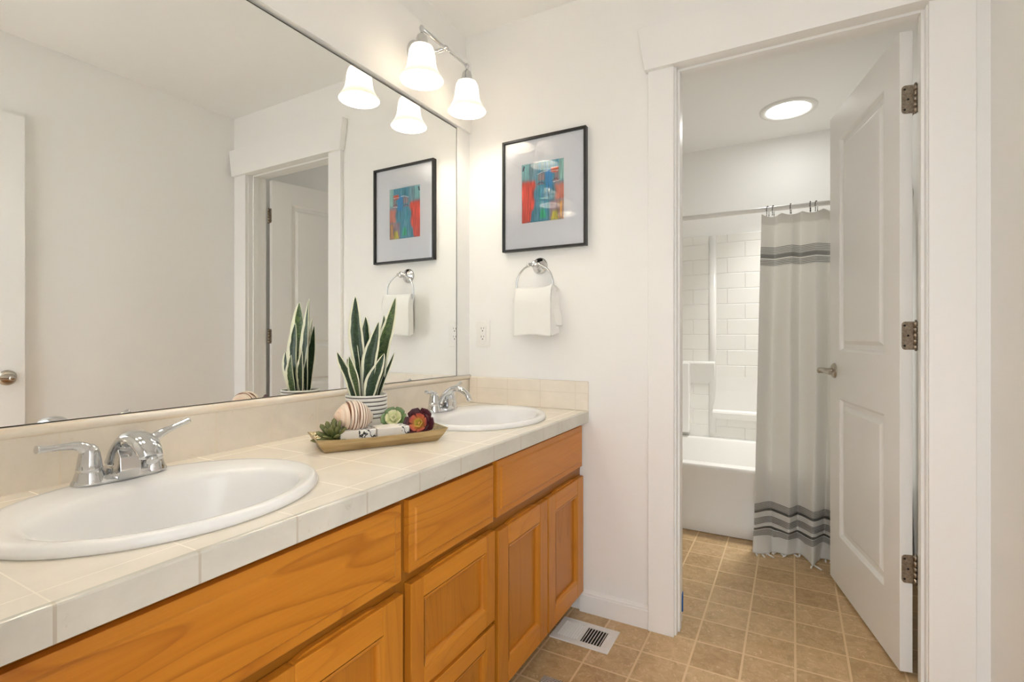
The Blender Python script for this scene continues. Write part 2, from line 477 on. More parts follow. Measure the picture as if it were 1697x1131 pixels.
# the top of the carcass is low so the bowls fit: sides + back + floor
bm = bmesh.new()
bays = [(-1.71, -1.061), (-1.036, -0.686), (-0.667, -0.016)]
ys = [CL, -1.700, -1.071, -1.026, -0.696, -0.657, -0.028, -0.002]
for a, b in zip(ys[0::2], ys[1::2]): box(bm, FX - 0.02, FX, a, b, 0.075, 0.742, mi=1)
for a, b in ((-1.700, -1.071), (-1.026, -0.696), (-0.657, -0.028)):
    box(bm, FX - 0.02, FX - 0.0003, a, b, 0.715, 0.742); box(bm, FX - 0.02, FX - 0.0003, a, b, 0.525, 0.59); box(bm, FX - 0.02, FX - 0.0003, a, b, 0.075, 0.105)
box(bm, FX - 0.02, FX - 0.0003, -1.026, -0.696, 0.27, 0.31)
obj('face_frame', bm, [M_wf, wood('wood_upright_shaded', 'Z', 0.52, 3.3, 0.3)], van, bev=0.0006)  # rails and uprights coloured dark to paint the shadowed gaps between fronts
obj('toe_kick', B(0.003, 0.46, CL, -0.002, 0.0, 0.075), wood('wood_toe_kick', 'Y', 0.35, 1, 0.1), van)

def slab_front(name, y0, y1, z0, z1, m):
    bm = bmesh.new(); e = 0.022; st = 0.0035
    X = [(0, FX), (0, DX - 0.004 - 0.0), (0.004, DX - 0.0035), (e - 0.004, DX - 0.0035), (e, DX)]
    prev = None
    for ins, x in X:
        cur = [bm.verts.new((x, y, z)) for y, z in ((y0 + ins, z0 + ins), (y1 - ins, z0 + ins), (y1 - ins, z1 - ins), (y0 + ins, z1 - ins))]
        if prev:
            for i in range(4): bm.faces.new((prev[i], prev[(i + 1) % 4], cur[(i + 1) % 4], cur[i]))
        else: bm.faces.new(cur[::-1])
        prev = cur
    bm.faces.new(prev)
    return obj(name, bm, m, van, bev=0.0008)
M_wya = wood('wood_slab_a', 'Y', 1.0, 2.9, 0.55); M_wyb = wood('wood_slab_b', 'Y', 1.02, 7.9, 0.15)
slab_front('drawer_front', bays[0][0], bays[0][1], 0.560, 0.722, M_wy)
slab_front('drawer_front', bays[1][0], bays[1][1], 0.566, 0.722, M_wya)
slab_front('drawer_front', bays[2][0], bays[2][1], 0.570, 0.727, M_wyb)

def framed_front(name, y0, y1, z0, z1, fw=0.058, scoop=True):
    """frame-and-panel front with a finger scoop routed in the top edge"""
    bm = bmesh.new(); t0 = FX + 0.0005; t1 = DX + 0.002
    # stiles (vertical grain)
    def rail(pts, mi): prism(bm, pts, t0, t1, 'x', mi)
    rail([(y0, z0), (y0 + fw, z0), (y0 + fw, z1), (y0, z1)], 1)
    rail([(y1 - fw, z0), (y1, z0), (y1, z1), (y1 - fw, z1)], 1)
    rail([(y0 + fw, z0), (y1 - fw, z0), (y1 - fw, z0 + fw), (y0 + fw, z0 + fw)], 0)
    rail([(y0 + fw, z1 - fw), (y1 - fw, z1 - fw), (y1 - fw, z1), (y0 + fw, z1)], 0)
    # raised bead running round the inside of the frame
    a, b, c, d = y0 + fw, y1 - fw, z0 + fw, z1 - fw
    prof = [(0.0, t1), (0.004, t1 - 0.0015), (0.009, t1 - 0.003), (0.013, t1 - 0.0085), (0.013, t0)]
    prev = None
    for ins, x in prof:
        cur = [bm.verts.new((x, y, z)) for y, z in ((a + ins, c + ins), (b - ins, c + ins), (b - ins, d - ins), (a + ins, d - ins))]
        if prev:
            for i in range(4):
                f = bm.faces.new((prev[i], prev[(i + 1) % 4], cur[(i + 1) % 4], cur[i])); f.material_index = i % 2
        prev = cur
    # outer lip
    root = obj(name, bm, [M_wy2, M_wz], van, bev=0.0022, seg=2)
    bm = B(t0, t0 + 0.006, a + 0.011, b - 0.011, c + 0.011, d - 0.011)
    obj('centre_panel', bm, M_wp, root)
    if scoop:
        w = (y1 - y0) * 0.30; cy = (y0 + y1) / 2
        pts = [(cy - w, z1 - 0.001)] + [(cy - w + 2 * w * k / 12, z1 + 0.0045 * min(1, min(k, 12 - k) / 1.6)) for k in range(1, 12)] + [(cy + w, z1 - 0.001)]
        bm = bmesh.new(); prism(bm, pts, t0, t0 + 0.010, 'x')
        obj('finger_pull', bm, M_wy2, root)
    return root
framed_front('door', -1.710, -1.388, 0.082, 0.535)
framed_front('door', -1.383, bays[0][1], 0.082, 0.535)
framed_front('drawer', bays[1][0], bays[1][1], 0.298, 0.543, 0.045)
framed_front('drawer', bays[1][0], bays[1][1], 0.082, 0.286, 0.045)
framed_front('door', bays[2][0], -0.345, 0.082, 0.533)
framed_front('door', -0.337, bays[2][1], 0.082, 0.533)

# countertop with two oval cut-outs
CT0, CT1 = 0.741, 0.7843; CFX = 0.5618
SINKS = [(-1.385, 'left'), (-0.36, 'right')]
bm = bmesh.new()
def hole_patch(bm, yc, z, x0, x1, y0, y1, cx, a, b, flip):
    N = 64; e, r = [], []
    corner = [math.atan2(y - yc, x - cx) for x in (x0, x1) for y in (y0, y1)]
    angs = sorted([2 * PI * k / N - PI for k in range(N)] + corner)
    for t in angs:
        c, s = math.cos(t), math.sin(t)
        e.append(bm.verts.new((cx + a * c, yc + b * s, z)))
        k = min([q for q in (((x1 - cx) / c) if c > 1e-9 else 9, ((x0 - cx) / c) if c < -1e-9 else 9,
                             ((y1 - yc) / s) if s > 1e-9 else 9, ((y0 - yc) / s) if s < -1e-9 else 9) if q > 0])
        r.append(bm.verts.new((cx + k * c, yc + k * s, z)))
    n = len(angs)
    for i in range(n):
        j = (i + 1) % n
        bm.faces.new((e[i], r[i], r[j], e[j]) if not flip else (e[j], r[j], r[i], e[i]))
    return e
for z, fl in ((CT1, False), (CT0 + 0.002, True)):
    rects = [(-1.795, -1.66), (-1.11, -0.64), (-0.08, -0.001)]
    for a, b in rects:
        vs = [bm.verts.new(p) for p in ((0.004, a, z), (CFX - 0.010, a, z), (CFX - 0.010, b, z), (0.004, b, z))]
        bm.faces.new(vs)
    eA = hole_patch(bm, -1.385, z, 0.004, CFX - 0.010, -1.66, -1.11, 0.30, 0.190, 0.232, fl)
    eB = hole_patch(bm, -0.36, z, 0.004, CFX - 0.010, -0.64, -0.08, 0.30, 0.190, 0.232, fl)
    if z == CT1: top = (eA, eB)
    else:
        for u, w in zip(top, (eA, eB)):
            for i in range(len(u)):
                j = (i + 1) % len(u); bm.faces.new((u[i], u[j], w[j], w[i]))
# end and back faces
for y in (-1.795, -0.001):
    bm.faces.new([bm.verts.new(p) for p in ((0.004, y, CT0 + 0.002), (CFX - 0.0100, y, CT0 + 0.002), (CFX - 0.0100, y, CT1), (0.004, y, CT1))])
bmesh.ops.remove_doubles(bm, verts=bm.verts, dist=1e-5)
ctop = obj('countertop', bm, M_ctop)
tag(ctop, 'long cream tiled countertop on the wooden vanity, holding both sinks', 'countertop')
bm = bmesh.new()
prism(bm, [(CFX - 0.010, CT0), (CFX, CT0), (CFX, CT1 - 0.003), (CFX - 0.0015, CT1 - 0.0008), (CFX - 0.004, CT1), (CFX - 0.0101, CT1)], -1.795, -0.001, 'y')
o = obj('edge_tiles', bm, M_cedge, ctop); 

# backsplashes
bm = B(-0.011, 0.008, -1.795, -0.001, CT1, 0.888)
bs = obj('backsplash', bm, M_bsy); tag(bs, 'long cream tiled backsplash running under the mirror behind both sinks', 'backsplash')
bm = bmesh.new()
cap = [(-0.011, 0.886)] + [(0.006 + 0.0105 * math.cos(a), 0.896 + 0.0105 * math.sin(a)) for a in [(-90 + 18 * k) * PI / 180 for k in range(11)]] + [(-0.011, 0.9065)]
prism(bm, cap, -1.795, -0.001, 'y')
for f in bm.faces: f.smooth = len(f.verts) == 4
obj('cap_tile', bm, M_cap, bs)
bm = bmesh.new(); prism(bm, [(0.010, CT1), (CFX + 0.0005, CT1), (CFX + 0.0005, 0.8993), (0.010, 0.8993)], -0.011, -0.0005, 'y')
o = obj('backsplash', bm, M_bsx, bev=0.0035, seg=3); tag(o, 'short cream tiled backsplash on the end wall below the outlet', 'backsplash')

# mirror: glass very slightly out of parallel with the wall
mir = thing('wall_mirror', 'huge frameless wall mirror above the backsplash and both sinks', 'mirror', (-0.002, -0.098, 0.907), -0.0)
e_ = 0.0058
Lm = 1.70
mir.rotation_euler = (0, 0, -e_)
bm = bmesh.new(); box(bm, 0.0, 0.0042, -Lm, 0, 0, 1.9625 - 0.907)
obj('mirror_glass', bm, M_mirror, mir, local=True)
bm = bmesh.new()
tube(bm, [(0.0035, 0.0005, 0.0), (0.0035, 0.0005, 1.0555)], 0.0016, 6)
tube(bm, [(0.0035, 0.0005, 1.0562), (0.0035, -Lm, 1.0562)], 0.0016, 6)
tube(bm, [(0.0035, 0.0005, 0.0005), (0.0035, -Lm, 0.0005)], 0.0012, 6)
obj('polished_edge', bm, M_medge, mir, local=True)

# ------------------------------------------------------------------ sinks
def ellring(bm, cx, a, b, z, N=72):
    # blunter ends than a plain ellipse
    out = []
    for k in range(N):
        t = 2 * PI * k / N; c, s = math.cos(t), math.sin(t)
        out.append(bm.verts.new((cx + a * c, b * s, z)))
    return out
def sink(label, yc):
    root = thing('sink', label, 'sink', (0.30, yc, CT1), group=None)
    bm = bmesh.new()
    rings = [(0, .190, .231, -0.004), (0, .2125, .2535, 0.0004), (0, .2150, .2560, 0.003), (0, .2150, .2560, 0.009), (0, .2120, .2530, 0.0145), (0.0, .2060, .2470, 0.0170),
             (0.004, .1960, .2380, 0.0172), (0.016, .176, .2230, 0.0155), (0.030, .1560, .2100, 0.0130), (0.034, .1490, .2040, 0.0085), (0.036, .1440, .1990, -0.002),
             (0.037, .1380, .1920, -0.025), (0.037, .1290, .1790, -0.060), (0.034, .1150, .1570, -0.095), (0.028, .0930, .1230, -0.120),
             (0.022, .0640, .0800, -0.134), (0.018, .0300, .0300, -0.139), (0.018, .0200, .0200, -0.140), (0.018, .0190, .0190, -0.155)]
    prev = None
    for cx, a, b, z in rings:
        cur = ellring(bm, cx, a, b, z)
        if prev:
            for k in range(len(cur)):
                j = (k + 1) % len(cur); f = bm.faces.new((prev[k], prev[j], cur[j], cur[k])); f.smooth = True
        prev = cur
    bm.faces.new(prev)
    obj('basin', bm, M_porc, root, local=True)
    bm = bmesh.new()
    lathe(bm, [(0.029, -0.1375), (0.026, -0.136), (0.021, -0.1375), (0.019, -0.141), (0.0, -0.141)], 28, T(0.018, 0, 0))
    lathe(bm, [(0.0165, -0.139), (0.015, -0.136), (0.004, -0.1345), (0.0, -0.1345)], 24, T(0.018, 0, 0))
    obj('drain', bm, M_chrome, root, local=True)
    bm = bmesh.new(); lathe(bm, [(0.0, 0.0), (0.009, 0.0)], 20, T(0.176, 0, -0.03) @ R(-PI / 2 + 0.25, 'Y') @ Matrix.Scale(1.0, 4))
    obj('overflow_hole', bm, M_dark, root, local=True)
    return root
sink('large oval white drop-in sink at the near end of the counter, left of the tray', -1.385)
sink('oval white drop-in sink at the far end of the counter beside the end wall', -0.36)

# ------------------------------------------------------------------ faucets
def faucet(label, loc, style=0):
    root = thing('faucet', label, 'faucet', loc)
    bm = bmesh.new(); N = 40         # oblong base plate along y
    def obl(hw, hl, z):
        out = []
        for k in range(N):
            t = 2 * PI * k / N; c, s = math.cos(t), math.sin(t)
            e = 0.75
            out.append(bm.verts.new((math.copysign(abs(c) ** e, c) * hw, math.copysign(abs(s) ** 1.0, s) * (hl - hw) + math.copysign(min(abs(s), 1) * hw, s), z)))
        return out
    prev = None
    for hw, hl, z in ((.026, .079, 0), (.027, .080, .002), (.0265, .0795, .006), (.024, .077, .011), (.019, .072, .015), (.0, .05, .0155)):
        cur = obl(max(hw, .001), hl, z)
        if prev:
            for k in range(N):
                f = bm.faces.new((prev[k], prev[(k + 1) % N], cur[(k + 1) % N], cur[k])); f.smooth = True
        else: bm.faces.new(cur[::-1])
        prev = cur
    bm.faces.new(prev)
    obj('base_plate', bm, M_chrome, root, local=True)
    # spout
    if style == 0:
        path = [(-0.012, 0, 0.006), (-0.006, 0, 0.035), (0.012, 0, 0.062), (0.040, 0, 0.080), (0.072, 0, 0.080), (0.098, 0, 0.066), (0.108, 0, 0.052)]
        rad = [(.024, .022), (.0235, .020), (.0225, .0175), (.0230, .0150), (.0235, .0130), (.0225, .0118), (.0200, .0108)]
    else:
        path = [(-0.012, 0, 0.006), (-0.004, 0, 0.035), (0.018, 0, 0.064), (0.048, 0, 0.083), (0.080, 0, 0.083), (0.108, 0, 0.066), (0.116, 0, 0.052)]
        rad = [(.022, .020), (.019, .016), (.0155, .0125), (.0140, .0105), (.0130, .0098), (.0122, .0095), (.0118, .0090)]
    P = spline([p + r for p, r in zip(path, rad)], 28)
    bm = bmesh.new(); tube(bm, [p[:3] for p in P], [(p[3], p[4]) for p in P], 22, up=(0.0, 1, 0) if False else (0.3, 0, 1))
    # solid apron under the arch
    pts = [(-0.020, 0.004), (0.030, 0.004), (0.036, 0.020), (0.034, 0.045), (0.024, 0.064), (0.008, 0.050), (-0.008, 0.026)]
    hw_ = 0.0175 if style == 0 else 0.0115; prism(bm, pts, -hw_, hw_, 'y')
    obj('spout', bm, M_chrome, root, local=True, bev=0.001, ang=60)
    bm = bmesh.new(); p = Vector(path[-1]); q = Vector(path[-2]); d = (p - q).normalized()
    tube(bm, [p - d * 0.002, p + d * 0.010], 0.0092, 18)
    obj('aerator', bm, M_chrome, root, local=True)
    # lift rod behind the spout
    bm = bmesh.new()
    tube(bm, [(-0.030, 0, 0.008), (-0.030, 0, 0.045)], 0.0022, 10)
    lathe(bm, [(0.0, 0.058), (0.0035, 0.057), (0.0052, 0.053), (0.0030, 0.048), (0.0022, 0.044)], 14, T(-0.030, 0, 0))
    obj('lift_rod', bm, M_chrome, root, local=True)
    # handles
    for s in (-1, 1):
        bm = bmesh.new(); y0 = s * 0.0515
        lathe(bm, [(.0255, .004), (.0250, .010), (.0215, .022), (.0200, .0285), (.0206, .0290), (.0206, .0305), (.0196, .0310), (.0180, .045), (.0160, .058), (.0125, .068), (.0065, .0735), (0, .0745)], 28, T(0, y0, 0))
        h = obj('handle', bm, M_chrome, root, local=True)
        if style == 0:
            pp = [(0, 0.006, 0.042, .012, .015), (0, 0.000, 0.060, .0125, .013), (0.001, -0.018, 0.0735, .0095, .009), (0.003, -0.040, 0.0765, .0068, .0062), (0.005, -0.062, 0.0775, .0072, .0060), (0.006, -0.078, 0.079, .0088, .0072)] if s < 0 else \
                 [(0, 0.006, 0.042, .012, .015), (0, 0.002, 0.060, .0125, .013), (0.001, -0.018, 0.0745, .0095, .009), (0.002, -0.038, 0.082, .0066, .0062), (0.003, -0.058, 0.089, .0070, .0060), (0.003, -0.072, 0.0935, .0084, .0068)]
        else:
            pp = [(0, 0.006, 0.044, .010, .012), (0, 0.000, 0.060, .0105, .011), (0.001, -0.016, 0.0735, .0072, .007), (0.003, -0.030, 0.0735, .0040, .0040), (0.004, -0.042, 0.0745, .0045, .0045), (0.005, -0.050, 0.0785, .0070, .0070), (0.006, -0.055, 0.081, .0040, .0040)] if s < 0 else \
                 [(0, 0.006, 0.044, .010, .012), (0, 0.002, 0.060, .0105, .011), (0.001, -0.016, 0.076, .0075, .007), (0.002, -0.034, 0.085, .0050, .0045), (0.003, -0.052, 0.092, .0058, .0045), (0.003, -0.062, 0.095, .0062, .0055)]
        Q = spline([(a, -s * 0 + (b if s < 0 else -b), c, r1, r2) for a, b, c, r1, r2 in pp], 22)
        bm = bmesh.new(); tube(bm, [(q[0], y0 + q[1], q[2]) for q in Q], [(q[3], q[4]) for q in Q], 16, up=(0.05, 0.3 * s, 1))
        obj('lever', bm, M_chrome, h, local=True)
    return root
faucet('chrome two-lever faucet with a broad arched spout on the near sink', (0.120, -1.385, CT1 + 0.016), 0)
faucet('chrome two-lever faucet with a slim arched spout on the far sink', (0.125, -0.36, CT1 + 0.016), 1)

# ------------------------------------------------------------------ vanity lights
M_shade = mat('frosted_glass', (0.90, 0.86, 0.79), 0.35)
nn = NT(M_shade)
tr = nn.n.new('ShaderNodeBsdfTranslucent'); tr.inputs[0].default_value = (1.0, 0.93, 0.82, 1)
mx = nn.n.new('ShaderNodeMixShader'); mx.inputs[0].default_value = 0.07
nn.link(nn.b.outputs[0], mx.inputs[1]); nn.link(tr.outputs[0], mx.inputs[2])
nn.link(mx.outputs[0], nn.n['Material Output'].inputs[0])
nn.b.inputs['Emission Color'].default_value = (1.0, 0.90, 0.76, 1); nn.b.inputs['Emission Strength'].default_value = 0.0
M_bulb = mat('lit_bulb', (1, 0.95, 0.85), 0.4)
NT(M_bulb).b.inputs['Emission Color'].default_value = (1.0, 0.955, 0.885, 1); NT(M_bulb).b.inputs['Emission Strength'].default_value = BULB
def vanity_light(label, yc):
    X0 = 0.0155; root = thing('vanity_light', label, 'wall light', (X0, yc, 2.13))
    ax = 0.1475 - X0
    bm = bmesh.new(); lathe(bm, [(0.0, 0.0), (0.060, 0.0), (0.060, 0.006), (0.055, 0.012), (0.040, 0.018), (0.018, 0.022), (0.014, 0.034), (0.0, 0.034)], 40, R(PI / 2, 'Y'))
    obj('wall_plate', bm, M_chrome, root, local=True)
    bm = bmesh.new(); tube(bm, [(0.02, 0, 0), (0.06, 0, 0.0), (ax, 0, 0.0)], [0.009, 0.0075, 0.0075], 16)
    lathe(bm, [(0.0, -0.012), (0.0085, -0.011), (0.011, 0.0), (0.0085, 0.011), (0, 0.012)], 16, T(ax, 0, 0) @ R(PI / 2, 'X'))
    obj('arm', bm, M_chrome, root, local=True)
    bm = bmesh.new(); tube(bm, [(ax, -0.1375, 0), (ax, 0.1375, 0)], 0.0062, 16)
    obj('bar', bm, M_chrome, root, local=True)
    for s in (-1, 1):
        y = s * 0.1375
        bm = bmesh.new()
        lathe(bm, [(0.0, 0.010), (0.007, 0.008), (0.0095, 0.0), (0.007, -0.008), (0.005, -0.014), (0.010, -0.020), (0.0165, -0.026), (0.0195, -0.036), (0.0215, -0.050), (0.027, -0.056), (0.030, -0.062), (0.028, -0.066), (0.0, -0.060)], 28, T(ax, y, 0))
        obj('socket_cup', bm, M_chrome, root, local=True)
        bm = bmesh.new()
        prof = [(.0270, -.061), (.0370, -.066), (.0425, -.078), (.0455, -.095), (.0475, -.115), (.0505, -.132), (.0560, -.147), (.0640, -.161), (.0715, -.172), (.0745, -.1775),
                (.0742, -.1790), (.0728, -.1785)]
        lathe(bm, prof, 48, T(ax, y, 0))
        sh = obj('lamp_shade', bm, M_shade, root, local=True)
        bm = bmesh.new(); lathe(bm, [(0.0, -.152), (.012, -.150), (.022, -.142), (.0265, -.128), (.024, -.112), (.016, -.098), (.012, -.085), (.012, -.068)], 24, T(ax, y, 0))
        obj('bulb', bm, M_bulb, root, local=True)
    return root
vanity_light('chrome two-bell vanity light above the far sink, next to the picture', -0.3705)
vanity_light('chrome two-bell vanity light above the near sink, seen only in reflections', -1.385)

# ------------------------------------------------------------------ framed picture
pic = thing('framed_picture', 'black framed abstract painting with white mat above the towel ring', 'picture', (0.3715, 0.0, 1.43))
x0, x1, z0, z1 = 0.1847, 0.5582, 1.4291, 1.8935
bm = bmesh.new(); fw = 0.0095; yf = -0.024
O4 = [(x0, z0), (x1, z0), (x1, z1), (x0, z1)]; I4 = [(x0 + fw, z0 + fw), (x1 - fw, z0 + fw), (x1 - fw, z1 - fw), (x0 + fw, z1 - fw)]
rr = []
for P4, y in ((O4, -0.0005), (O4, yf), (I4, yf), (I4, -0.010)):
    rr.append([bm.verts.new((a, y, b)) for a, b in P4])
for a, b in zip(rr, rr[1:]):
    for i in range(4): bm.faces.new((a[i], a[(i + 1) % 4], b[(i + 1) % 4], b[i]))
bm.faces.new(rr[0])
obj('frame', bm, M_black, pic, bev=0.0007)
M_mat = mat('mat_board', (0.90, 0.90, 0.925), 0.75)
ax0, ax1, az0, az1 = 0.272, 0.4625, 1.543, 1.788
bm = bmesh.new()
O4 = [(x0 + fw, z0 + fw), (x1 - fw, z0 + fw), (x1 - fw, z1 - fw), (x0 + fw, z1 - fw)]; I4 = [(ax0, az0), (ax1, az0), (ax1, az1), (ax0, az1)]
J4 = [(ax0 + .0015, az0 + .0015), (ax1 - .0015, az0 + .0015), (ax1 - .0015, az1 - .0015), (ax0 + .0015, az1 - .0015)]
rr = [[bm.verts.new((a, y, b)) for a, b in P4] for P4, y in ((O4, -0.0125), (I4, -0.0125), (J4, -0.0112))]
for a, b in zip(rr, rr[1:]):
    for i in range(4): bm.faces.new((a[i], a[(i + 1) % 4], b[(i + 1) % 4], b[i]))
obj('mat_board', bm, M_mat, pic)
# abstract painting, pigment per vertex
from mathutils import noise as NZ
def lerp(a, b, t): t = max(0, min(1, t)); return tuple(a[i] * (1 - t) + b[i] * t for i in range(3))
def sst(a, b, x): t = max(0, min(1, (x - a) / (b - a))); return t * t * (3 - 2 * t)
def paint(u, v):
    st = NZ.noise(Vector((u * 34, v * 3.0, 1.0))); st2 = NZ.noise(Vector((u * 80, v * 5.0, 7.0))); bl = NZ.noise(Vector((u * 5, v * 6, 3.0)))
    teal = (0.05, 0.33, 0.42); blue = (0.06, 0.36, 0.60); cyan = (0.35, 0.70, 0.70); red = (0.80, 0.11, 0.07); sal = (0.75, 0.28, 0.20); gry = (0.42, 0.33, 0.34)
    c = lerp(teal, blue, 0.5 + st)
    c = lerp(c, (0.16, 0.42, 0.50), 0.4 + st2)
    uu = u + 0.03 * st + 0.05 * bl
    c = lerp(c, (0.28, 0.46, 0.52), sst(0.45, 0.62, v) * (1 - sst(0.30, 0.42, uu)) * 0.9)
    c = lerp(c, cyan, sst(0.70, 0.78, v) * (1 - sst(0.16, 0.20, u)))
    edge = 0.19 + 0.13 * math.sin(min(1, max(0, v / 0.7)) * PI * 0.6)
    c = lerp(c, red, (1 - sst(edge - .02, edge + .03, uu)) * (1 - sst(0.66, 0.74, v + 0.03 * st)))
    c = lerp(c, gry, sst(.40, .42, uu) * (1 - sst(.54, .56, uu)) * sst(.66, .70, v) * (1 - sst(.80, .81, v)))
    c = lerp(c, (0.05, 0.34, 0.66), sst(.55, .58, uu) * (1 - sst(.72, .75, uu)) * sst(.50, .60, v) * (1 - sst(.84, .86, v)))
    c = lerp(c, gry, sst(.76, .78, uu) * sst(.60, .64, v) * (1 - sst(.80, .82, v)) * (1 - sst(.88, .9, u)))
    c = lerp(c, (0.40, 0.68, 0.62), sst(.86, .885, u) * sst(.60, .70, v + .04 * st))
    c = lerp(c, sal, sst(.74, .84, uu) * (1 - sst(.56, .66, v + .05 * st)) * sst(.30, .36, v))
    c = lerp(c, (0.45, 0.25, 0.27), sst(.62, .70, uu) * (1 - sst(.30, .36, v)) * 0.8)
    c = lerp(c, (0.85, 0.42, 0.05), sst(.80, .84, uu) * (1 - sst(.28, .34, v)) * (0.6 + st))
    c = lerp(c, (0.75, 0.66, 0.10), sst(.70, .73, uu) * (1 - sst(.84, .86, uu)) * (1 - sst(.12, .2, v)))
    c = lerp(c, (0.05, 0.55, 0.28), sst(.44, .47, uu) * (1 - sst(.56, .60, uu)) * (1 - sst(.18, .25, v)) * sst(.04, .08, v))
    c = lerp(c, (0.75, 0.14, 0.06), sst(.68, .71, u) * (1 - sst(.86, .88, u)) * sst(.79 + .02 * math.sin(u * 14), .81 + .02 * math.sin(u * 14), v) * (1 - sst(.86, .88, v)))
    k_ = 1 + 0.55 * st2 + 0.35 * st; c = tuple(max(0, x * k_) for x in c)
    # pale strokes
    for f, lo, hi in ((lambda u: .80 + .03 * math.sin((u - .4) * 9), .38, .64), (lambda u: .815 - .25 * (u - .72) ** 2, .66, .86), (lambda u: .62 + .5 * (u - .62) * 0.2, .74, .90)):
        if lo < u < hi and abs(v - f(u)) < 0.007: c = (0.80, 0.85, 0.85)
    for (cu, cv, w) in ((.46, .63, .075), (.80, .655, .065)):      # dark arched strokes
        k = (u - cu) / w
        if abs(k) < 1:
            if abs(v - (cv + .028 * (1 - k * k))) < 0.006: c = (0.20, 0.05, 0.05)
            if abs(v - (cv - .012 + .016 * (1 - k * k))) < 0.005: c = (0.55, 0.20, 0.22)
    if u < .10 and .88 < v < .97 and abs((u - .05) - (v - .925) * .35) < .018: c = (0.05, 0.06, 0.09)
    if abs(u - (.43 + .02 * math.sin(v * 20))) < .012 and .30 < v < .60: c = lerp(c, (0.05, 0.5, 0.45), .7)
    if v < 0.03: c = lerp(c, (0.05, 0.2, 0.35), max(0, st * 2))
    return c
bm = bmesh.new(); NU, NV = 84, 108
lay = bm.loops.layers.float_color.new('paint')
vs = [[bm.verts.new((ax0 - .001 + (ax1 - ax0 + .002) * i / NU, -0.0105, az0 - .001 + (az1 - az0 + .002) * j / NV)) for j in range(NV + 1)] for i in range(NU + 1)]
pc = [[paint(i / NU, j / NV) for j in range(NV + 1)] for i in range(NU + 1)]
for i in range(NU):
    for j in range(NV):
        f = bm.faces.new((vs[i][j], vs[i + 1][j], vs[i + 1][j + 1], vs[i][j + 1]))
        for l, (a, b) in zip(f.loops, ((i, j), (i + 1, j), (i + 1, j + 1), (i, j + 1))): l[lay] = (*pc[a][b], 1)
M_art = mat('painted_paper', rough=0.6); nn = NT(M_art)
at_ = nn.n.new('ShaderNodeAttribute'); at_.attribute_name = 'paint'; nn.color(at_.outputs['Color'])
obj('painting', bm, M_art, pic)
# glazing: thin glass with real reflections
M_glz = bpy.data.materials.new('picture_glass'); M_glz.use_nodes = True; nt = M_glz.node_tree; nt.nodes.clear()
out = nt.nodes.new('ShaderNodeOutputMaterial'); a_ = nt.nodes.new('ShaderNodeBsdfTransparent'); g_ = nt.nodes.new('ShaderNodeBsdfGlossy')
g_.inputs['Roughness'].default_value = 0.0; fr = nt.nodes.new('ShaderNodeFresnel'); fr.inputs[0].default_value = 1.52
mm = nt.nodes.new('ShaderNodeMath'); mm.operation = 'MULTIPLY'; mm.inputs[1].default_value = 1.45; mm.use_clamp = True
nt.links.new(fr.outputs[0], mm.inputs[0]); mx = nt.nodes.new('ShaderNodeMixShader')
nt.links.new(mm.outputs[0], mx.inputs[0]); nt.links.new(a_.outputs[0], mx.inputs[1]); nt.links.new(g_.outputs[0], mx.inputs[2]); nt.links.new(mx.outputs[0], out.inputs[0])
bm = bmesh.new(); bm.faces.new([bm.verts.new((a, -0.0165, b)) for a, b in ((x0 + fw, z0 + fw), (x1 - fw, z0 + fw), (x1 - fw, z1 - fw), (x0 + fw, z1 - fw))])
obj('glass', bm, M_glz, pic)

# ------------------------------------------------------------------ towel ring + towel
tr_ = thing('towel_ring', 'round chrome towel ring on the end wall below the picture', 'towel ring', (0.352, 0.0, 1.364))
bm = bmesh.new(); lathe(bm, [(0.0, 0.0), (0.034, 0.0), (0.034, 0.004), (0.030, 0.009), (0.024, 0.011), (0.022, 0.016), (0.014, 0.019), (0.010, 0.028), (0.010, 0.045), (0.014, 0.050), (0.0145, 0.058), (0.010, 0.064), (0.0, 0.065)], 40, R(PI / 2, 'X'))
obj('wall_post', bm, M_chrome, tr_, local=True)
bm = bmesh.new(); rc = 0.081
pts = [(0.002 + rc * math.sin(a), -0.056 - 0.006 * (1 - math.cos(a)) / 2, -rc + 0.0 + rc * math.cos(a) * 1.0) for a in [2 * PI * k / 56 for k in range(56)]]
tube(bm, pts, 0.0042, 12, closed=True, up=(0, 1, 0))
obj('ring', bm, M_chrome, tr_, local=True)
bm = bmesh.new(); tube(bm, [(-0.022, -0.056, 0.0), (0.020, -0.056, 0.0)], 0.0065, 14)
lathe(bm, [(0, .008), (.006, .006), (.0085, 0), (.006, -.006), (0, -.008)], 16, T(-0.026, -0.056, -0.003) @ R(PI / 2, 'Y'))
obj('ring_clamp', bm, M_chrome, tr_, local=True)
M_towel = mat('terry_cloth', (0.84, 0.84, 0.81), 0.95); nn = NT(M_towel); nn.b.inputs['Sheen Weight'].default_value = 0.5
nn.bump(nn.noise(nn.coord(), 420, 4), 0.35, 0.0015)
tw = thing('hand_towel', 'folded white hand towel draped through the chrome towel ring', 'towel', (0.357, -0.062, 1.268))
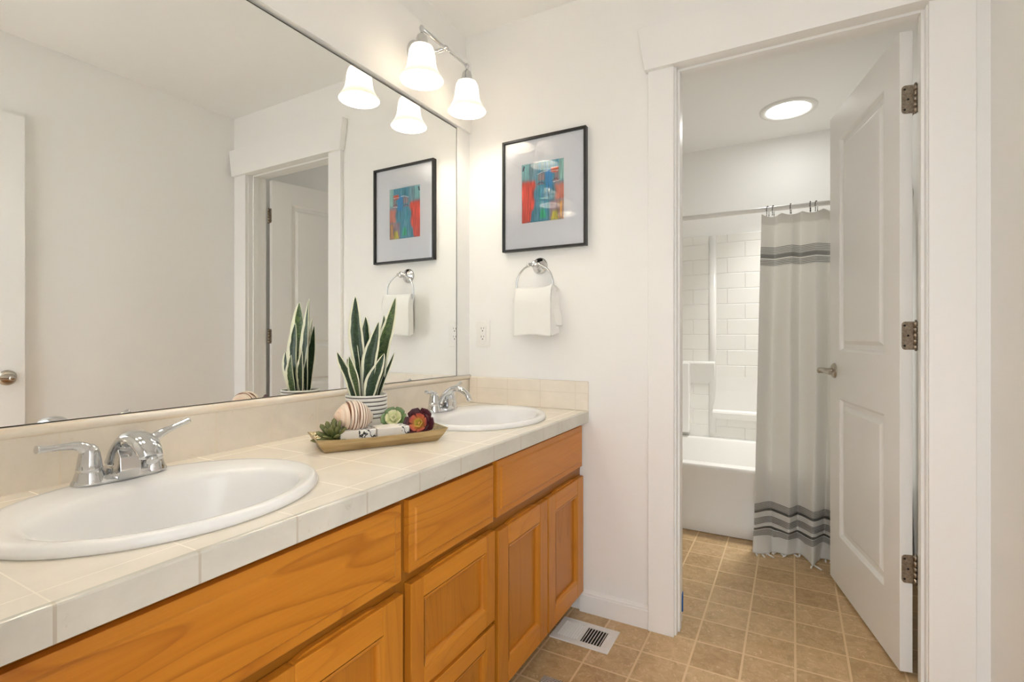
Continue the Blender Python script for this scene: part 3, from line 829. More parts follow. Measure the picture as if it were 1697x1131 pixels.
def towel_bm():
    bm = bmesh.new(); NN = 28
    # closed cross-section per height, then the fold over the ring at the top
    def front(u, w):    # u across, w 0 top .. 1 bottom
        x = 0.276 + (0.161 + 0.006 * w) * u - 0.003 * w
        y = -0.0745 - 0.014 * math.sin(min(1, w * 3.0) * PI / 2) - 0.004 * math.sin(u * PI) + 0.0025 * math.sin(u * 9 + w * 3) * w
        z = 1.268 - 0.190 * w - 0.0035 * math.cos(u * 6.3) * w + (0.010 * u ** 6 if w < .25 else 0) - 0.003 * math.sin(u * PI) * (1 - w)
        return Vector((x, y, z))
    grid(bm, 22, 26, front)
    def rightside(u, w):
        x = 0.437 + 0.003 * w + 0.010 * u * (0.4 + w) ; y = -0.0745 - 0.014 * math.sin(min(1, w * 3.0) * PI / 2) + (0.036 + 0.012 * w) * u
        z = 1.268 + (0.010 if w < .25 else 0) * (1 - u) - 0.190 * w + 0.012 * u * w
        return Vector((x + 0.002 * math.sin(w * 7), y, z))
    grid(bm, 8, 26, rightside)
    def back(u, w):
        x = 0.283 + 0.172 * u + 0.012 * u * w; y = -0.040 + 0.012 * w * 0.6 + 0.003 * math.sin(u * 8); z = 1.262 - 0.152 * w + 0.004 * math.sin(u * 5)
        return Vector((x, y, z))
    grid(bm, 16, 18, back)
    def top(u, w):
        a = front(u, 0); b = back(u, 0); p = a.lerp(b, w); p.z += 0.006 * math.sin(w * PI); return p
    grid(bm, 22, 6, top)
    def leftside(u, w):
        a = front(0, w); return Vector((a.x + 0.004 * u, a.y + 0.034 * u, a.z + 0.012 * u * w))
    grid(bm, 6, 26, leftside)
    def bottom(u, w):
        a = front(u, 1); b = Vector((a.x + 0.004, a.y + 0.046, a.z + 0.012)); return a.lerp(b, w)
    grid(bm, 22, 4, bottom)
    bmesh.ops.remove_doubles(bm, verts=bm.verts, dist=0.0008)
    return bm
obj('folded_cloth', towel_bm(), M_towel, tw)
bm = bmesh.new()
def inner(u, w):
    return Vector((0.440 + 0.026 * math.sin(u * PI * 0.5) * (0.3 + 0.7 * w) + 0.002 * math.sin(w * 11), -0.066 + 0.032 * u + 0.004 * math.sin(w * 9), 1.250 - 0.133 * w))
grid(bm, 8, 20, inner)
o = obj('back_fold', bm, M_towel, tw)
md = o.modifiers.new('thick', 'SOLIDIFY'); md.thickness = 0.005

# ------------------------------------------------------------------ wall outlet
ou = thing('wall_outlet', 'white duplex wall outlet on the end wall above the short backsplash', 'outlet', (0.0775, 0.0, 1.0875))
bm = bmesh.new(); box(bm, -0.035, 0.035, -0.006, -0.0003, -0.057, 0.057)
obj('cover_plate', bm, M_plastic, ou, local=True, bev=0.002, seg=3)
bm = bmesh.new(); box(bm, -0.0165, 0.0165, -0.0078, -0.0055, -0.0335, 0.0335)
rc_ = obj('receptacle', bm, M_plastic, ou, local=True, bev=0.0008)
bm = bmesh.new()
for z in (-0.018, 0.018):
    box(bm, -0.0075, -0.0055, -0.0083, -0.0079, z + 0.001, z + 0.009); box(bm, 0.0052, 0.0070, -0.0083, -0.0079, z + 0.002, z + 0.009)
    lathe(bm, [(0.0, 0.0083), (0.0026, 0.0083), (0.0026, 0.0079)], 12, T(0, 0, z - 0.006) @ R(PI / 2, 'X'))
obj('slots', bm, M_dark, rc_, local=True)
for z in (-0.047, 0.047):
    bm = bmesh.new(); lathe(bm, [(0, .0070), (.0026, .0068), (.003, .006)], 12, T(0, 0, z) @ R(PI / 2, 'X'))
    obj('screw', bm, M_white, ou, local=True)

# ------------------------------------------------------------------ snake plant
RV = Vector((0.875, 0.4836, 0)); FV = Vector((-0.4836, 0.875, 0)); UV_ = Vector((0, 0, 1))
pot = thing('potted_snake_plant', 'snake plant with pale-edged leaves in a white pot with grey rings', 'potted plant', (0.145, -0.764, CT1))
M_pot = mat('ringed_ceramic', (0.82, 0.81, 0.77), 0.35); nn = NT(M_pot)
zz = nn.sep(nn.coord())[2]
g = nn.math('MULTIPLY', nn.line(zz, 0.0118, 0.0525, 0.0017), nn.math('GREATER_THAN', zz, 0.045))
nn.color(nn.mix(g, (0.82, 0.81, 0.77), (0.10, 0.09, 0.085)))
bm = bmesh.new()
prof = [(0.0, 0.0), (0.050, 0.0), (0.0525, 0.003), (0.0545, 0.020), (0.057, 0.045)]
for k in range(5):
    zb = 0.0525 + k * 0.0118
    prof += [(0.0572, zb), (0.0600, zb + 0.0025), (0.0612, zb + 0.0059), (0.0600, zb + 0.0093)]
prof += [(0.0585, 0.1115), (0.0605, 0.114), (0.0605, 0.1175), (0.058, 0.1185), (0.055, 0.1165), (0.053, 0.100), (0.0, 0.100)]
lathe(bm, prof, 56)
obj('pot', bm, M_pot, pot, local=True)
M_soil = mat('dark_moss', (0.05, 0.045, 0.03), 0.9); nn = NT(M_soil); nn.bump(nn.noise(nn.coord(), 300, 4), 0.8, 0.004)
bm = bmesh.new(); lathe(bm, [(0.0, 0.108), (0.03, 0.107), (0.0525, 0.103)], 32)
obj('soil', bm, M_soil, pot, local=True)
def leaf_mat(name, dark, mid, edge=(0.80, 0.80, 0.62)):
    m = mat(name, mid, 0.38); n = NT(m); uv = n.coord(out='UV'); s = n.sep(uv)
    band = n.noise(n.coord((3.0, 26, 1), out='UV'), 1.3, 5, 0.6, 1.2)
    c = n.ramp(band, [(0.38, dark), (0.62, mid)])
    d = n.math('ABSOLUTE', n.math('SUBTRACT', n.math('ADD', s[0], n.math('MULTIPLY', n.math('SUBTRACT', n.noise(n.coord((1, 6, 1), out='UV'), 1, 2), 0.5), 0.16)), 0.5))
    e = n.math('GREATER_THAN', d, 0.345)
    n.color(n.mix(e, c, edge)); n.bump(band, 0.1, 0.001); return m
M_lf1 = leaf_mat('snake_leaf', (0.012, 0.030, 0.016), (0.045, 0.085, 0.035))
M_lf2 = leaf_mat('snake_leaf_light', (0.020, 0.050, 0.018), (0.12, 0.19, 0.055))
def leaf(r0, f0, rm, fm, zm, r1, f1, z1, hw, face=0.0, m=None, wav=0.0):
    P = spline([(r0, f0, 0.100), (r0 + (rm - r0) * 0.45, f0 + (fm - f0) * .45, 0.10 + (zm - 0.10) * 0.5), (rm, fm, zm), (rm + (r1 - rm) * 0.55, fm + (f1 - fm) * .55, zm + (z1 - zm) * 0.52), (r1, f1, z1)], 22)
    bm = bmesh.new(); n = len(P) - 1
    def fn(u, v):
        i = min(int(round(v * n)), n); r, f, z = P[i]
        w = hw * 1.42 * (0.62 + 0.55 * math.sin(min(v / 0.55, 1) * PI / 2)) * (1 - max(0, (v - 0.52) / 0.48) ** 1.9) / 1.12 + 0.0003
        a = face * 0.6 - 0.42 + 0.2 * math.sin(v * 3 + r0 * 90)
        side = (u - 0.5) * 2
        r += wav * math.sin(v * 9 + r0 * 70)
        cx = side * w * math.cos(a); cf = side * w * math.sin(a) + abs(side) ** 2 * -w * 0.45
        return RV * (r + cx) + FV * (f + cf) + UV_ * z
    grid(bm, 6, n, fn, uv=lambda u, v: (u, v))
    o = obj('leaf', bm, m or M_lf1, pot, local=True)
    md = o.modifiers.new('thick', 'SOLIDIFY'); md.thickness = 0.0018; md.offset = 0
    return o
zb = 0.9 - CT1   # soil line height above the counter is about .116
def Z(z): return z - CT1
leaf(-0.016, 0.012, -0.030, 0.016, Z(1.045), -0.041, 0.020, Z(1.196), 0.0175, 0.15, M_lf1, 0.002)
leaf(-0.004, 0.022, -0.008, 0.028, Z(1.05), -0.014, 0.034, Z(1.135), 0.0120, 0.5, M_lf1, 0.002)
leaf(-0.022, 0.020, -0.036, 0.030, Z(1.01), -0.046, 0.035, Z(1.108), 0.0110, -0.6, M_lf1, 0.002)
leaf(0.026, 0.012, 0.048, 0.014, Z(1.045), 0.0865, 0.010, Z(1.192), 0.0225, -0.1, M_lf2, 0.001)
leaf(0.008, 0.018, 0.034, 0.030, Z(1.03), 0.044, 0.036, Z(1.140), 0.0105, 0.6, M_lf1, 0.002)
leaf(0.004, -0.012, 0.016, -0.014, Z(1.01), 0.040, -0.010, Z(1.118), 0.0180, -0.25, M_lf1, 0.0)
leaf(-0.034, 0.0, -0.050, -0.004, Z(0.955), -0.084, -0.008, Z(1.028), 0.0130, 0.35, M_lf1, 0.0)
leaf(-0.014, -0.022, -0.024, -0.030, Z(0.95), -0.040, -0.034, Z(1.016), 0.0125, -0.3, M_lf2, 0.0)
leaf(-0.028, 0.014, -0.044, 0.012, Z(0.955), -0.060, 0.010, Z(1.008), 0.0085, 0.2, M_lf1, 0.0)
leaf(0.014, -0.026, 0.030, -0.032, Z(0.95), 0.0620, -0.036, Z(1.024), 0.0150, 0.3, M_lf1, 0.0)
leaf(0.034, -0.004, 0.058, -0.010, Z(0.955), 0.0870, -0.014, Z(1.026), 0.0095, -0.5, M_lf1, 0.0)

# ------------------------------------------------------------------ tray and what lies in it
TD = Vector((0.504, 0.864, 0)); TN = Vector((-0.864, 0.504, 0)); FL = Vector((0.247, -1.032, 0))
TZ = CT1
M_gold = mat('brushed_brass', (0.50, 0.37, 0.19), 0.38, 0.75); nn = NT(M_gold)
nn.color(nn.ramp(nn.noise(nn.coord((4, 40, 40)), 3, 5), [(0.3, (0.40, 0.29, 0.14)), (0.7, (0.60, 0.47, 0.27))]))
M_goldin = mat('hammered_brass', (0.62, 0.52, 0.33), 0.25, 0.9); nn = NT(M_goldin)
vo = nn.n.new('ShaderNodeTexVoronoi'); vo.inputs['Scale'].default_value = 170; nn.link(nn.coord(), vo.inputs['Vector']); nn.bump(vo.outputs['Distance'], 0.9, 0.002)
tray = thing('decor_tray', 'narrow brass-coloured tray with flared sides in front of the plant', 'tray', (FL.x, FL.y, TZ), math.atan2(TD.y, TD.x))
bm = bmesh.new()
RL, RW = 0.347, 0.132
def trayrings(inset):
    t = 0.0025 if inset else 0
    out = []
    # (d0,d1,n0,n1,z)
    lv = [(.026, .318, .018, .104, .0), (.022, .322, .014, .108, .0015), (.010, .336, .005, .122, .016), (0, RL, 0, RW, .031)]
    for a, b, c, d, z in lv:
        out.append((a + t, b - t, c + t, d - t, z + (0.0028 if inset and z < .03 else 0)))
    return out
def rect_ring(d0, d1, n0, n1, z, N=10):
    """rectangle outline; corners pulled out and up so the rim tips are pointed"""
    pts = []
    def add(a, b):
        u = (a - (d0 + d1) / 2) / ((d1 - d0) / 2)
        lift = 0.006 * abs(u) ** 3 * (z / 0.031)
        pts.append(bm.verts.new((a, b, z + lift)))
    for k in range(N): add(d0 + (d1 - d0) * k / N, n0)
    for k in range(3): add(d1, n0 + (n1 - n0) * k / 3)
    for k in range(N): add(d1 - (d1 - d0) * k / N, n1)
    for k in range(3): add(d0, n1 - (n1 - n0) * k / 3)
    return pts
outr = [rect_ring(*a) for a in trayrings(0)]; inr = [rect_ring(*a) for a in trayrings(1)]
for a, b in list(zip(outr, outr[1:])) + [(outr[-1], inr[-1])]:
    for i in range(len(a)):
        j = (i + 1) % len(a); bm.faces.new((a[i], a[j], b[j], b[i]))
for a, b in zip(inr, inr[1:]):
    for i in range(len(a)):
        j = (i + 1) % len(a); bm.faces.new((a[i], a[j], b[j], b[i])).material_index = 1
bm.faces.new(outr[0]); bm.faces.new(inr[0]).material_index = 1
obj('tray_body', bm, [M_gold, M_goldin], tray, local=True)
def tp(d, nn_, z): p = FL + TD * d + TN * nn_; return (p.x, p.y, TZ + z)
TA = math.atan2(TD.y, TD.x)

# soap bars in printed paper
def paper_mat(name, lo, hi, lo2=9, hi2=9):
    m = mat(name, (0.84, 0.80, 0.74), 0.6); n = NT(m); v = n.coord(); s = n.sep(v)
    inband = n.math('MULTIPLY', n.math('GREATER_THAN', s[0], lo), n.math('LESS_THAN', s[0], hi))
    if lo2 < 9: inband = n.math('MAXIMUM', inband, n.math('MULTIPLY', n.math('GREATER_THAN', s[0], lo2), n.math('LESS_THAN', s[0], hi2)))
    w = n.n.new('ShaderNodeTexWave'); w.wave_type = 'BANDS'; w.bands_direction = 'DIAGONAL'; w.inputs['Scale'].default_value = 26
    w.inputs['Distortion'].default_value = 9; w.inputs['Detail'].default_value = 3; w.inputs['Detail Scale'].default_value = 2
    n.link(v, w.inputs['Vector'])
    twig = n.math('GREATER_THAN', w.outputs['Fac'], 0.86)
    lv = n.math('GREATER_THAN', n.noise(v, 110, 3, 0.7), 0.60)
    ink = n.math('MULTIPLY', n.math('MAXIMUM', twig, lv), inband)
    n.color(n.mix(ink, n.mix(inband, (0.84, 0.79, 0.72), (0.86, 0.85, 0.82)), (0.03, 0.03, 0.03))); return m
def soap(label, d0, d1, m, n0=0.040, n1=0.098, h=0.042):
    c = tp((d0 + d1) / 2, (n0 + n1) / 2, 0.0028)
    bm = bmesh.new(); box(bm, -(d1 - d0) / 2, (d1 - d0) / 2, -(n1 - n0) / 2, (n1 - n0) / 2, 0, h)
    o = obj('soap_bar', bm, m, bev=0.003, seg=3); o.location = c; o.rotation_euler = (0, 0, TA)
    return tag(o, label, 'soap', 'wrapped soap bars in the tray')
soap('boxed soap bar under the seashell, paper printed with black leaves at one end', 0.066, 0.158, paper_mat('soap_paper_a', 0.0, 0.05))
soap('boxed soap bar beside the red succulent, leaf print on its end', 0.161, 0.250, paper_mat('soap_paper_b', 0.022, 0.05))
# small dark word mark strip on the second box side
# seashell: egg-shaped body whorl with a low spiral spire
M_shell = mat('shell', (0.84, 0.72, 0.60), 0.3); nn = NT(M_shell); uv = nn.coord(out='UV'); s = nn.sep(uv)
stripe = nn.math('MULTIPLY', nn.line(s[1], 0.074, 0.03, 0.013), nn.math('GREATER_THAN', s[1], 0.27))
c = nn.ramp(nn.noise(nn.coord((1, 22, 1), out='UV'), 1.5, 3), [(0.35, (0.74, 0.47, 0.31)), (0.6, (0.85, 0.76, 0.66))])
spire = nn.ramp(s[1], [(0.0, (0.45, 0.22, 0.14)), (0.05, (0.84, 0.62, 0.46)), (0.4, (0.86, 0.74, 0.62)), (1.0, (0.88, 0.82, 0.74))])
nn.color(nn.mix(stripe, nn.mix(0.5, c, spire), (0.20, 0.075, 0.03)))
bm = bmesh.new(); LN = 0.104; RM = 0.0415
def shell_fn(u, v):
    th = u * 2 * PI; t = v
    env = RM * (math.sin(PI * min(1, t / 0.50) / 2) ** 0.78 if t < 0.50 else (1 - ((t - 0.50) / 0.50) ** 2.3 * 0.80))
    turns = 5.0 * (1 - t) ** 3.0
    ph = (turns + u) % 1.0
    d = min(ph, 1 - ph)
    groove = math.exp(-(d / 0.10) ** 2) * (0.16 if t < 0.55 else 0.16 * max(0, 1 - (t - .55) * 5))
    rr_ = env * (1 - groove * (1.25 if t < .4 else 1)) * (1 + 0.012 * math.sin(t * 2 * PI / 0.074) * (t > .42))
    zoff = -0.012 * math.sin(th) * t
    return Vector((t * LN + zoff * 0, rr_ * math.cos(th), rr_ * math.sin(th) * 1.0 - 0.006 * t * t))
grid(bm, 64, 90, shell_fn, uv=lambda u, v: (u, v))
# outer lip flare
lip = [(0.45, 0.036), (0.6, 0.047), (0.75, 0.048), (0.9, 0.040), (1.02, 0.026)]
def lipf(u, v):
    i = v * 4; k = min(int(i), 3); f = i - k; t = lip[k][0] * (1 - f) + lip[k + 1][0] * f; r = lip[k][1] * (1 - f) + lip[k + 1][1] * f
    a = -0.9 - 0.55 * u; rr_ = 0.030 + (r - 0.030 + 0.004) * u
    return Vector((t * LN, rr_ * math.cos(a) * 1.0, rr_ * math.sin(a) * 0.72))
grid(bm, 6, 16, lipf, uv=lambda u, v: (0.0, 0.92))
o = obj('seashell', bm, M_shell); o['label'] = 'large cream and orange striped seashell lying on the boxed soap'; o['category'] = 'seashell'
adir = (RV * 0.80 + FV * 0.60 - UV_ * 0.04).normalized(); yv = UV_.cross(adir).normalized(); zv = adir.cross(yv)
Mx = Matrix((adir, yv, zv)).transposed().to_4x4()
apex = Vector((0.262, -0.955, 0.0)); o.matrix_world = T(*(tp(0.108, 0.082, 0.0)[:2]), TZ + 0.0028 + 0.042 + 0.034) @ Mx @ T(-LN * 0.50, 0, 0)
md = o.modifiers.new('thick', 'SOLIDIFY'); md.thickness = 0.0012

def petal(bm, M, L, w, cup, mi=0, th=0.004, tip=0.0):
    """thick spoon-shaped succulent leaf along +x, uv.x = 0 base..1 tip"""
    lay = bm.loops.layers.uv.verify(); n = 10; rings = []
    for i in range(n + 1):
        t = i / n; ww = w * (math.sin(PI * min(1, t * 0.62 + 0.10)) ** 0.8 if t < 0.85 else math.sin(PI * (0.85 * .62 + .10)) ** .8 * math.sqrt(max(0, 1 - ((t - .85) / .15) ** 2)) + 0.0002)
        if tip: ww = w * math.sin(PI * (0.12 + 0.88 * t)) ** 0.75 * (1 - 0.15 * t) + 0.0004
        x = L * t; z = cup * (t ** 2) * L; hh = th * (1 - 0.55 * t) * (ww / w * 0.7 + 0.3)
        ring = []
        for k in range(8):
            a = 2 * PI * k / 8; ring.append(bm.verts.new(M @ Vector((x, ww * math.cos(a), z + hh * math.sin(a) + cup * 0.35 * w * (math.cos(a) ** 2) * (ww / w)))))
        rings.append(ring)
    for i in range(n):
        for k in range(8):
            j = (k + 1) % 8; f = bm.faces.new((rings[i][k], rings[i][j], rings[i + 1][j], rings[i + 1][k])); f.smooth = True; f.material_index = mi
            for l, ii in zip(f.loops, (i, i, i + 1, i + 1)): l[lay].uv = (ii / n, 0.5)
    bm.faces.new(rings[0][::-1]).material_index = mi; bm.faces.new(rings[-1]).material_index = mi
def succ_mat(name, stops, rough=0.45):
    m = mat(name, stops[0][1], rough); n = NT(m); s = n.sep(n.coord(out='UV')); n.color(n.ramp(s[0], stops))
    n.b.inputs['Subsurface Weight'].default_value = 0.0; return m
def aim(pos, d):
    z = Vector(d).normalized(); q = Vector((0, 0, 1)).rotation_difference(z).to_matrix().to_4x4(); return T(*pos) @ q
toC = (-FV)   # towards the viewer's side of the room
# finger succulent (left)
M_s1 = succ_mat('succulent_olive', [(0.0, (0.06, 0.08, 0.02)), (0.6, (0.13, 0.155, 0.045)), (1.0, (0.20, 0.20, 0.07))])
bm = bmesh.new(); M0 = aim((0, 0, 0.006), (UV_ * 0.9 + toC * 0.35))
k = 0
for ring_, (cnt, el, L, w) in enumerate(((7, 12, .044, .0062), (7, 34, .042, .0062), (6, 58, .038, .0058), (3, 80, .034, .005))):
    for i in range(cnt):
        a = 2 * PI * (i + 0.5 * (ring_ % 2)) / cnt + random.uniform(-.15, .15)
        petal(bm, M0 @ R(a, 'Z') @ R(-math.radians(el + random.uniform(-8, 8)), 'Y'), L * random.uniform(.85, 1.12), w, 0.12, th=0.0060)
for v in bm.verts: v.co.z = max(v.co.z, -0.002 + 0.0)
bm.transform(Matrix.Scale(1.3, 4)); o = obj('succulent', bm, M_s1); o.location = tp(0.056, 0.070, 0.014); tag(o, 'olive-green succulent with pointed finger leaves at the left end of the tray', 'succulent')
# green rosette (behind soap)
M_s2 = succ_mat('succulent_green', [(0.0, (0.20, 0.28, 0.07)), (0.55, (0.12, 0.20, 0.05)), (0.9, (0.18, 0.28, 0.13)), (1.0, (0.32, 0.22, 0.12))])
M_s2b = succ_mat('succulent_lime', [(0.0, (0.45, 0.50, 0.18)), (0.7, (0.62, 0.64, 0.36)), (1.0, (0.72, 0.66, 0.45))])
bm = bmesh.new(); M0 = aim((0, 0, 0.020), (UV_ * 0.55 + toC * 0.8))
for cnt, el, L, w, mi in ((6, 8, .033, .0135, 0), (5, 30, .026, .011, 1), (4, 58, .018, .008, 1)):
    for i in range(cnt):
        petal(bm, M0 @ R(2 * PI * (i + mi * .5) / cnt + 0.5, 'Z') @ R(-math.radians(el), 'Y'), L, w, 0.25, mi, 0.0035)
tube(bm, [(0, 0, -0.006), (0, 0, 0.02)], 0.009, 10)
for v in bm.verts: v.co.z = max(v.co.z, -0.004)
bm.transform(Matrix.Scale(1.2, 4)); o = obj('succulent', bm, [M_s2, M_s2b]); o.location = tp(0.232, 0.118, 0.026); tag(o, 'pale green rosette succulent behind the boxed soap', 'succulent')
# burgundy rosette (right)
M_s3 = succ_mat('succulent_burgundy', [(0.0, (0.25, 0.10, 0.05)), (0.5, (0.10, 0.02, 0.025)), (1.0, (0.06, 0.010, 0.018))])
M_s3b = succ_mat('succulent_coral', [(0.0, (0.42, 0.40, 0.06)), (0.45, (0.60, 0.28, 0.08)), (0.8, (0.55, 0.13, 0.08)), (1.0, (0.30, 0.03, 0.04))])
M_s3c = succ_mat('succulent_heart', [(0.0, (0.20, 0.28, 0.04)), (0.6, (0.50, 0.45, 0.07)), (1.0, (0.60, 0.30, 0.08))])
bm = bmesh.new(); M0 = aim((0, 0, 0.020), (UV_ * 0.30 + toC * 0.9 - RV * 0.1))
for cnt, el, L, w, mi, of in ((6, 4, .037, .0150, 0, 0), (5, 24, .033, .0120, 0, .5), (5, 30, .029, .0105, 1, .1), (5, 48, .021, .0075, 2, .6), (3, 68, .014, .0050, 2, 0)):
    for i in range(cnt):
        petal(bm, M0 @ R(2 * PI * (i + of) / cnt + 0.4, 'Z') @ R(-math.radians(el), 'Y'), L, w, 0.28, mi, 0.0032)
tube(bm, [(0, 0.0, -0.002), (0, 0, 0.02)], 0.009, 10)
for v in bm.verts: v.co.z = max(v.co.z, -0.010)
bm.transform(Matrix.Scale(1.25, 4)); o = obj('succulent', bm, [M_s3, M_s3b, M_s3c]); o.location = tp(0.288, 0.062, 0.018); tag(o, 'burgundy and coral rosette succulent at the right end of the tray', 'succulent')

# ------------------------------------------------------------------ floor register, rug, tape
vt = thing('floor_register', 'white metal floor vent beside the vanity on the tan tiles', 'vent', (0.604, -0.155, 0))
bm = bmesh.new(); vx0, vx1, vy0, vy1 = -0.108, 0.108, -0.072, 0.072
# plate with openings: border strips
ox0, ox1, oy0, oy1 = -0.088, 0.074, -0.048, 0.048
box(bm, vx0, vx1, vy0, oy0, 0.0005, 0.005); box(bm, vx0, vx1, oy1, vy1, 0.0005, 0.005)
box(bm, vx0, ox0, oy0, oy1, 0.0005, 0.005); box(bm, ox1, vx1, oy0, oy1, 0.0005, 0.005); box(bm, -0.013, -0.001, oy0, oy1, 0.0005, 0.005)
obj('plate', bm, M_white, vt, local=True, bev=0.0012)
obj('duct_hole', B(ox0, ox1, oy0, oy1, 0.0002, 0.0008), M_dark, vt, local=True)
for k in range(8):
    xx = -0.083 + k * 0.0098
    bm = bmesh.new(); box(bm, -0.0040, 0.0040, oy0, oy1, -0.0004, 0.0004, M=T(xx, 0, 0.0036) @ R(math.radians(38), 'Y'))
    obj('slat', bm, M_white, vt, local=True)
for k in range(7):
    xx = 0.006 + k * 0.0104
    bm = bmesh.new(); box(bm, -0.0026, 0.0026, oy0, oy1, -0.0005, 0.0005, M=T(xx, 0, 0.0036) @ R(math.radians(-38), 'Y'))
    obj('slat', bm, M_white, vt, local=True)
bm = bmesh.new(); box(bm, 0.079, 0.085, 0.005, 0.026, 0.005, 0.0075); obj('damper_lever', bm, M_white, vt, local=True, bev=0.0006)

M_rug = mat('woven_rug', (0.6, 0.55, 0.5), 0.95); n = NT(M_rug); v = n.coord((1, 1, 1), rot=(0, 0, 0.6))
w = n.n.new('ShaderNodeTexWave'); w.inputs['Scale'].default_value = 60; w.inputs['Distortion'].default_value = 2; n.link(v, w.inputs['Vector'])
n.color(n.ramp(w.outputs['Fac'], [(0.35, (0.06, 0.05, 0.045)), (0.5, (0.62, 0.56, 0.50))])); n.bump(w.outputs['Fac'], 0.6, 0.002)
bm = B(0.572, 1.08, -1.26, -0.430, 0.0003, 0.008)
o = obj('rug', bm, M_rug, bev=0.003); tag(o, 'grey and cream woven rug, its corner by the vanity drawers', 'rug')
M_tape = mat('blue_tape', (0.01, 0.12, 0.42), 0.6)
bm = bmesh.new()
prism(bm, [(0.098, 0.040), (0.1175, 0.032), (0.1175, 0.108), (0.104, 0.100), (0.100, 0.07)], 0.8930, 0.8960, 'x')
box(bm, 0.885, 0.8935, 0.1170, 0.1178, 0.034, 0.106)
o = obj('painters_tape', bm, M_tape); tag(o, 'small strip of blue tape low on the left door jamb', 'tape')

# ------------------------------------------------------------------ tub room
YT = 1.066; TX0, TX1 = TL + 0.004, WX - 0.004; RZ = 0.372
bm = bmesh.new()
def rr2(x0, x1, y0, y1, z, r=0.10, N=6):
    pts = []
    for cx, cy, a0 in ((x1 - r, y1 - r, 0), (x0 + r, y1 - r, 90), (x0 + r, y0 + r, 180), (x1 - r, y0 + r, 270)):
        for k in range(N + 1):
            a = math.radians(a0 + 90 * k / N); pts.append(bm.verts.new((cx + r * math.cos(a), cy + r * math.sin(a), z)))
    return pts
seq = [(TX0, TX1, YT + .012, YF - .0225, 0.0, .004), (TX0, TX1, YT - .004, YF - .0225, 0.004, .004), (TX0, TX1, YT - .004, YF - .0225, 0.072, .004), (TX0, TX1, YT + .004, YF - .0225, 0.085, .004), (TX0, TX1, YT + .002, YF - .0225, RZ - .03, .004), (TX0, TX1, YT - .002, YF - .0225, RZ - .012, .008),
       (TX0, TX1, YT + .003, YF - .0225, RZ - .002, .010), (TX0 + .01, TX1 - .01, YT + .012, YF - .0228, RZ, .02), (TX0 + .07, TX1 - .07, YT + .070, YF - .085, RZ, .10), (TX0 + .08, TX1 - .08, YT + .082, YF - .095, RZ - .012, .12),
       (TX0 + .10, TX1 - .12, YT + .10, YF - .115, 0.20, .13), (TX0 + .13, TX1 - .18, YT + .13, YF - .145, 0.10, .14), (TX0 + .20, TX1 - .26, YT + .20, YF - .22, 0.075, .12)]
prev = None
for s in seq:
    cur = rr2(*s[:5], r=s[5])
    if prev:
        for i in range(len(cur)):
            j = (i + 1) % len(cur); f = bm.faces.new((prev[i], prev[j], cur[j], cur[i])); f.smooth = True
    prev = cur
bm.faces.new(prev)
tub = obj('bathtub', bm, M_acryl); tag(tub, 'white alcove bathtub behind the striped shower curtain', 'bathtub')
md = tub.modifiers.new('b', 'BEVEL'); md.width = 0.002; md.segments = 2; md.limit_method = 'ANGLE'; md.angle_limit = 0.7
M_sur = mat('moulded_tile_panel', (0.82, 0.81, 0.77), 0.16); n = NT(M_sur)
br = n.n.new('ShaderNodeTexBrick'); br.inputs['Scale'].default_value = 1.0; br.inputs['Brick Width'].default_value = 0.226; br.inputs['Row Height'].default_value = 0.1065
br.inputs['Mortar Size'].default_value = 0.004; br.inputs['Mortar Smooth'].default_value = 0.6
s = n.sep(n.coord()); cm = n.n.new('ShaderNodeCombineXYZ'); n.link(n.math('ADD', s[0], n.math('MULTIPLY', s[1], 1.0)), cm.inputs[0]); n.link(n.math('SUBTRACT', s[2], 0.0775), cm.inputs[1])
n.link(cm.outputs[0], br.inputs['Vector']); n.bump(n.math('SUBTRACT', 1.0, br.outputs['Fac']), 0.7, 0.004)
sur = thing('tub_surround', 'white moulded tub surround with tile grooves and ledges', 'shower wall', (0.97, YF - 0.02, RZ))
ST = 1.787
bm = bmesh.new(); box(bm, TX0, TX1, YF - 0.022, YF - 0.001, RZ - 0.05, ST)
obj('back_panel', bm, M_sur, sur, bev=0.004)
for a_, b_ in ((TX0 - 0.003, TX0 + 0.018), (TX1 - 0.018, TX1 + 0.003)):
    bm = bmesh.new(); box(bm, a_, b_, YT + 0.01, YF - 0.022, RZ + 0.001, ST)
    obj('end_panel', bm, M_sur, sur, bev=0.004)
bm = bmesh.new(); tube(bm, [(0.765, YF - 0.022, 0.40), (0.765, YF - 0.022, ST - 0.004)], [(0.024, 0.011)] * 2, 20, up=(0, 1, 0))
obj('rib', bm, M_acryl, sur)
bm = bmesh.new()
prism(bm, [(YF - 0.024, 0.74), (YF - 0.060, 0.86), (YF - 0.066, 0.888), (YF - 0.060, 0.898), (YF - 0.024, 0.902)], TX0 + 0.02, 0.785, 'x')
box(bm, TX0 + 0.02, 0.62, YF - 0.10, YF - 0.024, 0.40, 0.888)
obj('corner_shelf', bm, M_acryl, sur, bev=0.006, seg=3)
bm = bmesh.new()
prism(bm, [(YF - 0.024, 0.50), (YF - 0.052, 0.525), (YF - 0.060, 0.545), (YF - 0.055, 0.558), (YF - 0.034, 0.566), (YF - 0.026, 0.70), (YF - 0.024, 0.80)], 0.768, 1.70, 'x')
obj('soap_ledge', bm, M_acryl, sur, bev=0.005, seg=3)

